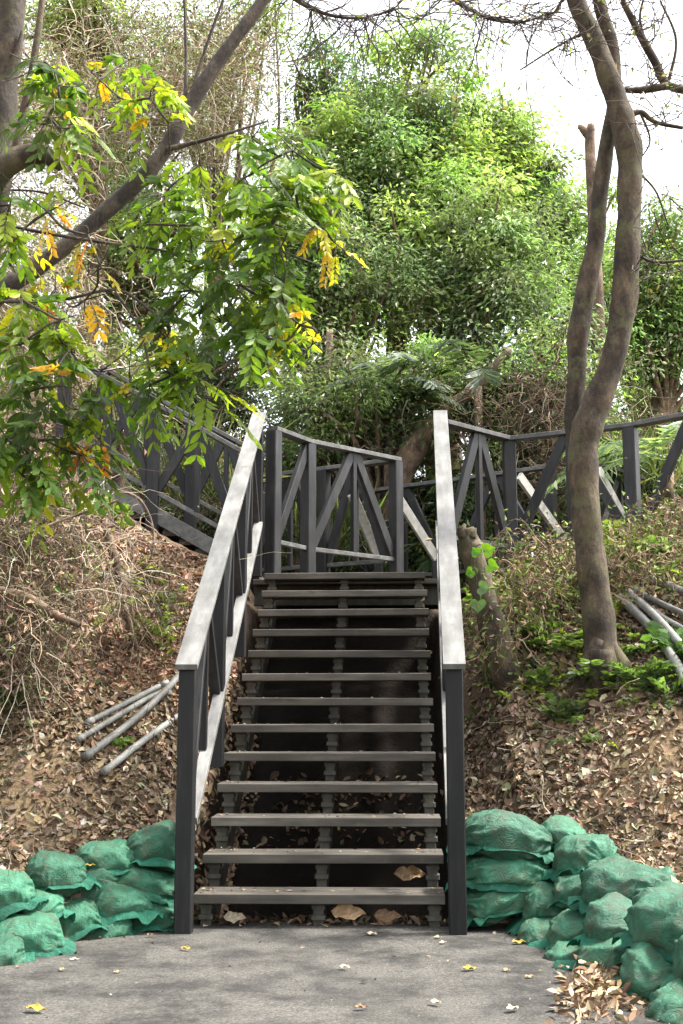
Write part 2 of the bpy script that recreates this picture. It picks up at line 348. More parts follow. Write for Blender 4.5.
# ------------------------------------------------------------------ stairs
Y1, RISE, GO, XL, XR = 7.154, .1883, .30, -1.158, .275
st = thing('staircase', 'open-riser wooden staircase with thirteen weathered brown planks climbing from the asphalt path', 'staircase', loc=(-.44, Y1, 0))
for i in range(13):
    y = Y1+i*GO; z = (i+1)*RISE; dx = random.uniform(-.008, .008)
    m = MB(); dz = random.uniform(-.003, .003)
    for k in range(2):
        m.bar((XL+dx, y+.073+k*.148, z-.0275+dz+k*.0015), (XR+dx, y+.073+k*.148, z-.0275-dz+k*.0015), .142, .055)
    m.build('tread', M['tread'], st)
for sx in (-1.10, -.45, .215):
    m = MB()
    m.bar((sx, Y1+.16, -.10), (sx, Y1+12*GO+.22, 12*RISE-.13), .05, .16)
    for i in range(13):
        y = Y1+i*GO+.10; z1 = (i+1)*RISE-.057; z0 = max(z1-RISE+.045, -.02)
        m.bar((sx, y, z0), (sx, y, z1), .062, .07)
        m.bar((sx, y-.012, z0+.052), (sx, y-.012, z0+.078), .082, .09)
        m.bar((sx, y, z1-.035), (sx, y, z1-.012), .078, .084)
    m.build('stringer', M['block'], st)
# no boards built here: shade painted into the soil darkens the tread gaps
for k in range(13):
    pass
def stair_rail(x0, x1, label, inner):
    t = thing('stair_railing', label, 'railing', 'railings flanking the stairs', loc=(x0, 7.0, 0))
    ya, yb = 7.0, 10.74; za = 1.50; sl = RISE/GO
    X_ = lambda y: x0+(x1-x0)*(y-ya)/(yb-ya); Zr = lambda y: za+(y-ya)*sl
    m = MB(); m.bar((X_(ya-.10), ya-.09, Zr(ya-.09)+.022), (X_(yb+.1), yb+.1, Zr(yb+.1)+.022), .128, .034); m.build('handrail', M['rail'], t)
    zb = lambda y: Zr(y)-.93
    posts = [ya, ya+1.25, ya+2.5, yb-.01]
    for i, y in enumerate(posts):
        m = MB(); z0 = -.03 if i == 0 else max(float(height(X_(y), y))-.1, zb(y)-.5)
        m.bar((X_(y), y, z0), (X_(y), y, Zr(y)-.035), .098, .098, up=(0, 1, 0)); m.build('post', M['post'], t)
    m = MB(); m.bar((X_(ya+.05)+inner*.02, ya+.05, zb(ya+.05)), (X_(yb-.06)+inner*.02, yb-.06, zb(yb-.06)), .075, .045); m.build('bottom_rail', M['rail'], t)
    for a, b in zip(posts[:-1], posts[1:]):
        c = (a+b)/2
        m = MB(); m.bar((X_(c), c, zb(c)+.02), (X_(c), c, Zr(c)-.02), .05, .05, up=(0, 1, 0)); m.build('baluster', M['post'], t)
        for e, q in ((a+.06, -1), (b-.06, 1)):
            m = MB(); m.bar((X_(e)-inner*.005, e, zb(e)+.03), (X_(c)-inner*.005, c+q*.035, Zr(c)-.03), .05, .07, up=(1, 0, 0)); m.build('brace', M['postg'], t)
stair_rail(-1.19, -1.235, 'left railing of the stairs, pale top plank on dark posts', 1)
stair_rail(.335, .425, 'right railing of the stairs, its foot post beside three stacked sandbags', -1)

def fence(label, nodes, posts, styles=None, name='boardwalk_railing', hb=.95, group='dark railings of the boardwalk', first=True, zbot=None, railm=None, mid=True, ext=.0, kick=False):
    """nodes: list of (x, y, ztop); posts stand at every node, an inverted V with a thin middle post in each bay"""
    nd = [np.array(n, float) for n in nodes]
    t = thing(name, label, 'railing', group, loc=(nd[0][0], nd[0][1], nd[0][2]-1.35))
    for bi, (a, b) in enumerate(zip(nd[:-1], nd[1:])):
        d = (b-a)/np.linalg.norm(b-a)
        m = MB(); m.bar(a-d*.03, b+d*.03, .115, .04); m.build('top_rail', M['fencetop'], t)
        lo = np.array([0, 0, -hb]); off = d*.05
        m = MB(); m.bar(a+lo+off, b+lo-off, .05, .04); m.build('bottom_rail', M['fencetop'], t)
        c = (a+b)/2; dn = np.array([0, 0, -.02])
        if styles and styles[bi] == 'single':
            m = MB(); m.bar(a+off+lo+[0, 0, .03], b-off*.6-[0, 0, .04], .09, .05, up=(d[1], -d[0], 0)); m.build('brace', M['postg'], t); continue
        if mid:
            m = MB(); m.bar(c+lo+[0, 0, .02], c+dn, .05, .05, up=(d[0], d[1], 0)); m.build('baluster', M['postg'], t)
            n = np.array([-d[1], d[0], 0])*.004
            for e, q in ((a+off, -1), (b-off, 1)):
                m = MB(); m.bar(e+lo+[0, 0, .03]+n, c+d*.03*q+dn*1.5+n, .09, .05, up=(d[1], -d[0], 0)); m.build('brace', M['postg'], t)
        if kick:
            lo2 = np.array([0, 0, -hb-.22]); m = MB(); m.bar(a+lo2, b+lo2, .05, .14); m.build('edge_board', M['fencetop'], t)
    for i, p in enumerate(nd):
        if posts[i]:
            m = MB(); zb = p[2]-1.42 if zbot is None else zbot
            d = nd[min(i+1, len(nd)-1)]-nd[max(i-1, 0)]
            m.bar((p[0], p[1], zb), (p[0], p[1], p[2]-.022), .115, .115, up=(d[0], d[1], 0)); m.build('post', M['postg'], t)
    return t
M['fencetop'] = mat_wood('fence_top_plank', (.06, .06, .06), (.105, .105, .10), (.17, .165, .155), .5, stretch=(1, 1, 1))
ZT = 3.79
fence('grey landing railing facing the stair head, between the two stair handrails', [(-1.10, 10.86, ZT), (-.82, 11.4, ZT), (.02, 12.26, ZT)], [1, 1, 1], hb=1.04, styles=['single', ''])
fence('railing running behind the twin-stemmed tree, starting at the right handrail top', [(.47, 10.68, ZT), (1.10, 11.37, ZT), (2.15, 10.86, ZT), (3.1, 10.1, ZT+.02)], [0, 1, 1, 1], hb=1.04)
fence('rear landing railing seen through the landing railing, running to its right end post', [(-1.5, 13.15, ZT), (-.75, 12.72, ZT), (-.05, 12.33, ZT)], [1, 1, 0], hb=1.04)
fence('far boardwalk railing seen in the gap right of the landing and behind the corner post', [(-.35, 14.1, ZT), (.6, 13.45, ZT), (1.65, 12.72, ZT)], [1, 1, 1], hb=1.04)
fence('short far railing right of the twin-stemmed tree with a bright diagonal brace', [(2.0, 12.5, ZT+.02), (2.9, 13.6, ZT), (4.2, 14.6, ZT)], [1, 1, 1], hb=1.04)
for lab, p0, p1, Yd in (('pale plank handrail slanting down in the gap between landing railing and right handrail', (392, 488), (436, 558), 12.5), ('pale slanting plank seen through the landing railing near its right end', (352, 494), (378, 556), 12.5),
                        ('pale slanting plank handrail behind the corner post, left of the twin stems', (519, 476), (570, 548), 11.9), ('pale slanting plank just right of the twin stems under the railing', (598, 470), (632, 535), 11.9)):
    a_, b_ = at(*p0, Yd), at(*p1, Yd+.5); t = thing('lower_handrail', lab, 'railing', 'handrails of the flight going down behind the landing', loc=b_)
    m = MB(); m.bar(a_, b_, .10, .04, up=(-.2, -.75, .6)); m.build('handrail', M['pale'], t)
    m = MB(); m.bar(b_+[0, 0, -1.3], b_+[0, 0, -.04], .09, .09, up=(1, 0, 0)); m.build('post', M['postg'], t)
# side flight climbing to the left
pa = [at(245, 449, 11.2), at(193, 424, 11.2), at(155, 404, 11.2), at(104, 372, 11.2), at(20, 325, 11.2)]
pa = [at(242, 452, 11.2), at(155, 404, 11.2), at(66, 356, 11.2)]
fence('front railing of the side flight climbing left behind the leafy branches', pa, [0, 1, 1], hb=.84, kick=True)
pb = [at(262, 455, 12.3), at(192, 418, 12.3), at(104, 368, 12.3)]
fence('rear railing of the side flight climbing left, farther from the stairs', pb, [0, 1, 1], hb=.84)
sf = thing('side_staircase', 'side flight of steps climbing left between two dark railings, mostly hidden', 'staircase', loc=(pa[0][0], 11.7, 2.2))
for k in range(11):
    f_ = k/11; p = pa[0]*(1-f_)+pa[2]*f_; m = MB(); z = p[2]-1.12
    m.bar((p[0], 11.24, z), (p[0], 12.24, z), .24, .05); m.build('tread', M['tread'], sf)
dk = thing('landing_deck', 'plank landing deck at the head of the stairs behind the top tread', 'deck', loc=(-.4, 11.2, 2.3))
for k in range(13):
    m = MB(); y = 11.13+k*.15; xr = .45 if k < 6 else 2.6
    m.bar((-1.3, y, 2.40), (xr, y, 2.40), .142, .045); m.build('plank', M['tread'], dk)
m = MB(); m.bar((-1.3, 11.2, 2.28), (.45, 11.2, 2.28), .07, .18); m.bar((-1.3, 12.8, 2.28), (2.6, 12.8, 2.28), .07, .18); m.build('joist', M['block'], dk)

# ------------------------------------------------------------------ sandbags
def sandbag(name_label, px, py, Yd, wpx, hpx, yaw, seed, roll=0, depth=.30, grp='green sandbags walled beside the path'):
    c = at(px, py, Yd); sc = Yd/F_PX
    r = np.random.default_rng(seed); ys_ = math.radians(yaw); ph = r.uniform(0, 6.28, 14)
    W = depth/2*(1.05 if px < 548 else 1.15); T = hpx*sc/2*1.04
    L = max(.14, (wpx*sc/2-.55*W*abs(math.sin(ys_)))/max(.5, abs(math.cos(ys_))))*1.03
    rg = lambda a: 1-2*np.abs(np.sin(a))**.95
    def wrk(U, V_, end):
        wu = U+.20*np.sin(V_*2.3+ph[0])+.08*np.sin(V_*5+ph[1]); wv = V_+.25*np.sin(U*2.1+ph[2])+.10*np.sin(U*4.3+ph[3])
        return (rg(wv*3.1+wu*.8+ph[4])*.065+rg(wu*2.9-wv*1.2+ph[5])*.05+rg(wv*6.3-wu*2+ph[6])*.085*end+rg(wu*7+wv*4+ph[7])*.02+np.sin(U*19+V_*8+ph[8])*.015)
    def place(P):
        rr = math.radians(roll); P = np.stack([P[..., 0]*math.cos(rr)-P[..., 2]*math.sin(rr), P[..., 1], P[..., 0]*math.sin(rr)+P[..., 2]*math.cos(rr)], -1)
        tp = math.radians(6); P = np.stack([P[..., 0], P[..., 1]*math.cos(tp)-P[..., 2]*math.sin(tp), P[..., 1]*math.sin(tp)+P[..., 2]*math.cos(tp)], -1)
        return np.stack([P[..., 0]*math.cos(ys_)-P[..., 1]*math.sin(ys_), P[..., 0]*math.sin(ys_)+P[..., 1]*math.cos(ys_), P[..., 2]], -1)
    spow = lambda a, p: np.sign(a)*np.abs(a)**p
    sag = lambda x: -.10*T*(x/L)**2*2+.12*T*np.sin(x/L*2.2+ph[9])
    nu, nv = 72, 64
    a = np.linspace(-np.pi/2, np.pi/2, nu)[:, None]; b = np.linspace(0, 2*np.pi, nv, endpoint=False)[None]
    U = spow(np.sin(a), .62)*np.ones_like(b); R_ = spow(np.cos(a), .42)*np.ones_like(b)
    y = W*R_*spow(np.cos(b), .75); z = T*R_*spow(np.sin(b), .80)*np.where(np.sin(b) < 0, .82, 1)
    z = z+T*.13*np.sin(U*3.1+ph[3])*np.sin(b)*R_
    endf = sm(.35, 1, np.abs(U)); k = 1+wrk(U*1.6, b*1.3+0*a, endf)*(.55+.6*endf)
    x = U*L*(1+.04*np.sin(b*2+ph[1])); y = y*k*(1-.16*endf); z = z*k; z = z+sag(x)
    P = np.stack([x, y, z], -1); I = np.arange(nu*nv).reshape(nu, nv); J = np.roll(I, -1, 1)
    m = MB(); m.V = [place(P).reshape(-1, 3)]; m.n = nu*nv; m.sm = True
    m.Fs = [np.stack([I[:-1], I[1:], J[1:], J[:-1]], -1).reshape(-1, 4)[:, ::-1]]
    o = m.build('sandbag', M['bag']); o.location = c; tag(o, name_label, 'sandbag', grp)
    # loose hem of the sack: a ruffled sheet around the waist, widest at the tied end
    nt_, nr = 150, 7; t = np.linspace(0, 2*np.pi, nt_, endpoint=False)[:, None]; q = np.linspace(0, 1, nr)[None]
    cx, sy = spow(np.cos(t), .5), spow(np.sin(t), .62)
    out = .012+.030*(.6+.4*np.sin(t*2+ph[10]))*(1+.5*np.sin(t*5+ph[11]))+.055*sm(.55, 1, -np.cos(t))+.02*sm(.7, 1, np.cos(t))
    f = .86+0*t; hx = cx*(L*f+q*(L*(1-f)+out)); hy = sy*(W*f*.97+q*(W*(1-f)+out))*(1-.10*np.abs(cx))
    ruf = np.sin(t*9+ph[12]+2*np.sin(t*2+ph[0]))*.008+np.sin(t*14+ph[13]+1.5*np.sin(t*3+ph[2]))*.006+np.sin(t*31+ph[5])*.0015
    hz = -.12*T+sag(hx)+ruf*q*1.6-(.030+.02*np.sin(t*3+ph[6]))*q**1.6+wrk(t*2, q*2, 1)*.02*q
    Q = np.stack([hx+ruf*q*.6, hy+ruf*q*.5, hz], -1); K = nt_*nr; I = np.arange(K).reshape(nt_, nr); J = np.roll(I, -1, 0)
    m = MB(); Q2 = Q-np.array([0, 0, .0025]); m.V = [place(np.concatenate([Q.reshape(-1, 3), Q2.reshape(-1, 3)]))]; m.n = 2*K; m.sm = True
    fc = np.stack([I[:, :-1], I[:, 1:], J[:, 1:], J[:, :-1]], -1).reshape(-1, 4)
    m.Fs = [fc[:, ::-1], fc+K, np.stack([I[:, -1], J[:, -1], J[:, -1]+K, I[:, -1]+K], -1)]
    h = link('hem', m.mesh('hem'), M['hem'], o)
LB = [('green sandbag on top of the left heap, leaning on the dark handrail post', 157, 850, 7.15, 64, 44, 12, -4),
 ('middle sandbag of the left heap beside the handrail post, under the topmost one', 146, 885, 7.10, 72, 34, 18, -8),
 ('bottom sandbag of the left heap touching the foot of the handrail post', 153, 916, 7.08, 56, 34, 8, -2),
 ('flat sandbag second from the post in the left heap top course', 108, 860, 7.08, 66, 36, 20, 6),
 ('sandbag in the second course of the left heap, directly below the flat top one', 86, 888, 6.95, 68, 36, 25, 8),
 ('sandbag with a raised hem at the middle of the left heap lower course', 120, 904, 6.95, 66, 34, 15, 8),
 ('pale green sandbag low in the left heap bulging over the asphalt', 68, 922, 6.78, 66, 44, 26, 12),
 ('bottom sandbag tucked in the shade between the pale one and the post one, left heap', 100, 931, 6.88, 64, 32, 12, 10),
 ('sandbag with torn top edge third from the post, left heap top course', 56, 874, 6.76, 62, 42, 28, 12),
 ('dull sandbag lying under the torn one in the left heap', 36, 908, 6.58, 60, 28, 25, 6),
 ('sandbag of the left heap top course cut by the photo left edge', 4, 893, 6.42, 60, 44, 30, 16),
 ('big bottom sandbag at the left end of the left heap, nearest the viewer', 24, 940, 6.3, 78, 44, 22, 8),
 ('small corner sandbag at the photo left edge, lowest of all', -6, 955, 6.1, 40, 32, 30, 10)]
for i, (l, a, b, c, d, e, f_, g_) in enumerate(LB): sandbag(l, a, b, c+.06, d, e, f_, 100+i, g_)
RB = [('plump sandbag on top of the stack of three beside the right handrail post', 506, 838, 7.22, 84, 46, 4, -2, .34),
 ('middle sandbag of the stack of three beside the right handrail post', 506, 871, 7.20, 82, 36, 2, 2, .34),
 ('lowest sandbag of the stack of three, with a long hanging green hem', 503, 899, 7.18, 80, 36, 6, 8, .34),
 ('little sandbag at the far back corner of the right wall', 560, 838, 7.35, 40, 32, -30, 0, .26),
 ('sandbag on the ridge of the right wall just behind the largest one', 585, 858, 7.0, 58, 44, -50, 0, .30),
 ('largest sandbag, bright green, on the ridge of the right wall', 630, 890, 6.45, 92, 54, -48, 0, .36),
 ('ridge sandbag of the right wall cut by the photo right edge', 690, 925, 5.65, 110, 70, -50, 0, .42),
 ('sandbag in the second course of the right wall below the ridge, far half', 583, 892, 6.85, 60, 40, -40, -6, .30),
 ('sagging sandbag in the second course of the right wall below the largest one', 620, 930, 6.1, 66, 50, -48, -6, .30),
 ('rounded sandbag at the left corner of the right wall, upper', 550, 908, 6.98, 48, 40, -15, 0, .28),
 ('sandbag in the middle of the right wall face, third course', 578, 934, 6.55, 56, 38, -35, -8, .28),
 ('rounded sandbag at the left corner of the right wall, on the asphalt', 546, 938, 6.75, 40, 34, -10, 0, .28),
 ('sandbag low in the right wall face above the pile of dead leaves', 612, 958, 6.0, 62, 40, -40, -10, .28),
 ('bottom sandbag of the right wall behind the pile of dead leaves', 576, 965, 6.3, 54, 34, -30, -5, .28),
 ('bottom sandbag of the right wall near the photo right edge', 664, 978, 5.55, 84, 54, -40, -8, .36),
 ('lowest sandbag in the bottom right corner of the photo', 690, 1016, 5.2, 80, 56, -35, -6, .40),
 ('ridge sandbag beyond the right edge of the photo, only its hem in view', 735, 960, 5.3, 100, 70, -60, 0, .42)]
for i, (l, a, b, c, d, e, f_, g_, dp) in enumerate(RB): sandbag(l, a, b, c+.06, d, e, f_, 300+i, g_, dp)

# ------------------------------------------------------------------ leaf generators
def unit(a): return a/(np.linalg.norm(a, axis=-1, keepdims=True)+1e-9)
def leaves(mb, base, d, up, L, Wd, col, fold=.25, curl=.2, fine=True):
    """base,d,up (N,3); L,Wd (N,); col (N,3)"""
    n = len(base); d = unit(d); s = unit(np.cross(d, up)); u = np.cross(s, d)
    L = L[:, None]; Wd = Wd[:, None]/2
    if fine:
        t = [0, .3, .7, 1.0]; mid = [base+d*L*k-u*L*curl*k*k for k in t]
        l1 = base+d*L*.28+s*Wd*.85+u*Wd*fold-u*L*curl*.08; r1 = base+d*L*.28-s*Wd*.85+u*Wd*fold-u*L*curl*.08
        l2 = base+d*L*.62+s*Wd+u*Wd*fold-u*L*curl*.38; r2 = base+d*L*.62-s*Wd+u*Wd*fold-u*L*curl*.38
        V = np.stack([mid[0], mid[1], mid[2], mid[3], l1, l2, r1, r2], 1)
        k = (np.arange(n)*8)[:, None]
        q = np.concatenate([k+[1, 2, 5, 4], k+[2, 1, 6, 7]]); tr = np.concatenate([k+[0, 1, 4], k+[2, 3, 5], k+[1, 0, 6], k+[3, 2, 7]])
        n0 = mb.n; mb.V.append(V.reshape(-1, 3)); mb.n += n*8; mb.Fs += [q+n0, tr+n0]; mb.col.append(np.repeat(col, 8, 0))
    else:
        V = np.stack([base, base+d*L*.5+s*Wd+u*Wd*fold, base+d*L-u*L*curl, base+d*L*.5-s*Wd+u*Wd*fold], 1)
        k = (np.arange(n)*4)[:, None]; n0 = mb.n; mb.V.append(V.reshape(-1, 3)); mb.n += n*4
        mb.Fs.append(np.concatenate([k+[0, 1, 2], k+[0, 2, 3]])+n0); mb.col.append(np.repeat(col, 4, 0))
def pick(n, pal, wts, jit=.15, r=rng):
    pal = np.array(pal); c = pal[r.choice(len(pal), n, p=np.array(wts)/sum(wts))]
    return np.clip(c*(1+r.normal(0, jit, (n, 1)))*(1+r.normal(0, jit*.35, (n, 3))), .004, .9)
def twigs(mb, start, d, L, rad, col, K=6, wander=.5, sag=0, r=rng):
    n = len(start); P = [start]; d = unit(d); step = (L/(K-1))[:, None]
    for k in range(K-1):
        d = unit(d+r.normal(0, wander, (n, 3))+np.array([0, 0, -sag])); P.append(P[-1]+d*step)
    P = np.stack(P, 1)                                # n,K,3
    T = np.gradient(P, axis=1); ref = unit(r.normal(size=(n, 1, 3))); a = unit(np.cross(T, ref)); b = unit(np.cross(T, a))
    tap = np.linspace(1, .35, K)[None, :, None]*rad[:, None, None]
    ring = np.stack([P+tap*(math.cos(p)*a+math.sin(p)*b) for p in (0, 2.1, 4.2)], 2)   # n,K,3,3
    V = ring.reshape(-1, 3); i = (np.arange(n)*K*3)[:, None, None]+(np.arange(K-1)*3)[None, :, None]
    F = np.concatenate([np.stack([i+j, i+(j+1) % 3, i+3+(j+1) % 3, i+3+j], -1).reshape(-1, 4) for j in range(3)])
    n0 = mb.n; mb.V.append(V); mb.n += len(V); mb.Fs.append(F+n0); mb.col.append(np.repeat(col, K*3, 0)); mb.sm = True
    return P
def pinnate(mb, tw, base, d, L, pairs, ll, lw, col, twcol, droop=.5, fine=True, r=rng, hang=.35):
    n = len(base); d = unit(d); up0 = np.array([0, 0, 1.])
    s0 = unit(np.cross(d, up0)+1e-4); 
    ts = np.linspace(.25, 1, pairs); prev = base
    for t in ts:
        p = base+d*(L*t)[:, None]+np.outer(L*t*t*droop, [0, 0, -1.])
        tg = unit(d-2*droop*t*np.array([0, 0, 1.]))
        for sg in (1, -1):
            dd = unit(s0*sg*.85+tg*.55+np.array([0, 0, -hang])+r.normal(0, .14, (n, 3)))
            up = unit(np.cross(s0, tg)*-1+r.normal(0, .25, (n, 3))+np.array([0, 0, .6]))
            k = ll*(1-.25*abs(t-.6))*r.uniform(.8, 1.1, n)
            leaves(mb, p, dd, up, k, lw*r.uniform(.8, 1.1, n), col*r.uniform(.85, 1.15, (n, 1)), .15, .18, fine)
    if tw is not None:
        P = np.stack([base+d*(L*t)[:, None]+np.outer(L*t*t*droop, [0, 0, -1.]) for t in np.linspace(0, 1, 5)], 1)
        a = unit(np.cross(d, up0)+1e-4)[:, None]; b = np.array([0, 0, 1.])[None, None]
        ring = np.stack([P+.0018*(math.cos(q)*a+math.sin(q)*b) for q in (0, 2.1, 4.2)], 2)
        i = (np.arange(n)*15)[:, None, None]+(np.arange(4)*3)[None, :, None]
        F = np.concatenate([np.stack([i+j, i+(j+1) % 3, i+3+(j+1) % 3, i+3+j], -1).reshape(-1, 4) for j in range(3)])
        n0 = tw.n; tw.V.append(ring.reshape(-1, 3)); tw.n += n*15; tw.Fs.append(F+n0)
        if tw is mb or tw.col: tw.col.append(np.tile(twcol, (n*15, 1)))

# ------------------------------------------------------------------ leaf litter
DP = [(.25, .185, .115), (.165, .115, .07), (.085, .06, .038), (.33, .26, .17), (.42, .36, .26), (.21, .13, .075)]
DW = [3, 3.5, 2.5, 2, .9, 2]
def bare(x, y):
    a = np.exp(-(((x+2.35)/.45)**2+((y-7.75)/.5)**2)); b = np.exp(-(((x-1.72)/.33)**2+((y-7.95)/.3)**2)); return np.clip(a+b, 0, 1)
def litter(n, x0, x1, y0, y1, keep, lmin=.04, lmax=.10, lift=.02):
    x = rng.uniform(x0, x1, n); y = rng.uniform(y0, y1, n); k = keep(x, y); k &= rng.uniform(size=n) > bare(x, y)*.72
    x, y = x[k], y[k]; n = len(x); z = height(x, y)
    e = .03; gx_ = (height(x+e, y)-z)/e; gy_ = (height(x, y+e)-z)/e; nrm = unit(np.stack([-gx_, -gy_, np.ones(n)], -1))
    up = unit(nrm+rng.normal(0, .55, (n, 3))); d = unit(np.cross(up, rng.normal(size=(n, 3))))
    L = lmin*.45+(lmax*1.15-lmin*.45)*rng.beta(1.4, 2.5, n)
    return np.stack([x, y, z+rng.uniform(.002, lift, n)], -1)+nrm*.004-d*L[:, None]*.5, d, up, L
def put_litter(mb, args, pal=DP, wts=DW):
    b, d, up, L = args; n = len(b)
    cl = 1+.35*wob(b[:, 0], b[:, 1], 2.2, 24)[:, None]
    leaves(mb, b, d, up, L, L*rng.uniform(.35, .6, n), np.clip(pick(n, pal, wts, .22)*cl, .01, .8), rng.uniform(-.3, .9, (n, 1)), rng.uniform(-.35, .6, (n, 1)))
lf = MB()
put_litter(lf, litter(40000, -3.6, -1.2, 6.2, 10.8, lambda x, y: (side_l(x, y) > .18)))
put_litter(lf, litter(13000, -2.7, -1.3, 8.8, 10.8, lambda x, y: side_l(x, y) > .1), [(.38, .235, .15), (.30, .175, .11), (.46, .32, .22), (.18, .11, .07)], [3, 3, 1.5, 1.5])
put_litter(lf, litter(46000, .4, 3.6, 5.2, 9.3, lambda x, y: (side_r(x, y) > .3)|((y > 7.5)&(x > .4))))
put_litter(lf, litter(5000, .5, 3.6, 9.0, 11.5, lambda x, y: side_r(x, y) > .1))
put_litter(lf, litter(1500, -1.3, .5, 7.34, 10.8, lambda x, y: (np.abs(y-9.4) < .4), lmin=.05))
put_litter(lf, litter(420, -1.12, .28, 7.22, 7.60, lambda x, y: y > 0, lmin=.05, lift=.05))
put_litter(lf, litter(1200, -1.34, -1.14, 7.3, 10.2, lambda x, y: y > 7.3, lmin=.05, lift=.12), [(.45, .33, .22), (.32, .22, .15)], [1, 1])
tag(lf.build('leaf_litter', M['dry'], smooth=False), 'thick carpet of curled brown dead leaves on both banks and under the stairs', 'leaf litter', kind='stuff')
mb_ = MB(); n = 2600; x_ = rng.uniform(-3.2, 1.5, n); y_ = rng.uniform(4.6, 7.4, n)
dd = np.minimum(np.minimum(-side_l(x_, y_), -side_r(x_, y_)), 7.42-y_); kk = (dd > -.05)&(rng.uniform(size=n) < np.exp(-np.clip(dd, 0, 9)/.13)+.035); x_, y_ = x_[kk], y_[kk]; n = len(x_)
up = unit(np.array([0, 0, 1.])+rng.normal(0, .3, (n, 3))); d = unit(np.cross(up, rng.normal(size=(n, 3)))); L = rng.uniform(.008, .035, n)
leaves(mb_, np.stack([x_, y_, np.full(n, .012)], -1), d, up, L, L*rng.uniform(.3, .7, n), pick(n, DP, DW, .2)*.8, .3, .2)
for k_, n in enumerate((60, 46, 40, 30, 24, 20, 16, 14)):
    x_ = XL+.03+(XR-XL-.06)*rng.beta(.5, .5, n); y_ = Y1+k_*GO+rng.uniform(.03, .27, n); up = unit(np.array([0, 0, 1.])+rng.normal(0, .25, (n, 3))); d = unit(np.cross(up, rng.normal(size=(n, 3)))); L = rng.uniform(.008, .04, n)
    leaves(mb_, np.stack([x_, y_, np.full(n, (k_+1)*RISE+.005)], -1), d, up, L, L*rng.uniform(.3, .7, n), pick(n, DP, DW, .2), .3, .2)
tag(mb_.build('leaf_crumbs', M['dry'], smooth=False), 'crumbs of broken leaves along the asphalt edges and on the lower treads', 'leaf litter', kind='stuff')
mb_ = MB(); n = 1500; x_ = np.concatenate([rng.uniform(-3.2, -1.3, n), rng.uniform(.5, 3, n)]); y_ = rng.uniform(6.4, 10.5, 2*n); kk = (side_l(x_, y_) > .2)|(side_r(x_, y_) > .3); x_, y_ = x_[kk], y_[kk]; n = len(x_)
twigs(mb_, np.stack([x_, y_, height(x_, y_)+.02], -1), rng.normal(size=(n, 3))*[1, 1, .25], rng.uniform(.06, .35, n), rng.uniform(.0015, .004, n), pick(n, [(.2, .15, .1), (.36, .3, .22), (.1, .075, .05)], [2, 1, 2]), 6, .25, 0)
tag(mb_.build('fallen_twigs', M['twig'], smooth=False), 'thin fallen twigs lying in the dead leaves on both banks', 'twigs', kind='stuff')
# pile of leaves on the asphalt, bottom right
lp = MB(); n = 520; px = rng.normal(598, 22, n); py = np.clip(rng.normal(1003, 15, n), 972, 1040)
P_ = np.array([ground_px(min(max(a, 556), 645), b, 4.3) for a, b in zip(px, py)])
P_[:, 2] = .01+rng.uniform(0, .07, n)*np.exp(-((px-600)/30)**2)
up = unit(np.array([0, 0, 1.])+rng.normal(0, .8, (n, 3))); d = unit(np.cross(up, rng.normal(size=(n, 3)))); L = rng.uniform(.03, .075, n)
leaves(lp, P_, d, up, L, L*rng.uniform(.35, .55, n), pick(n, [(.36, .26, .155), (.42, .33, .22), (.24, .155, .09), (.14, .09, .055)], [3, 1.6, 3, 2]), rng.uniform(-.2, .8, (n, 1)), rng.uniform(-.3, .5, (n, 1)))
tag(lp.build('leaf_pile', M['dry'], smooth=False), 'drift of pale tan dead leaves on the asphalt at the bottom right, against the sandbags', 'leaf pile', kind='stuff')
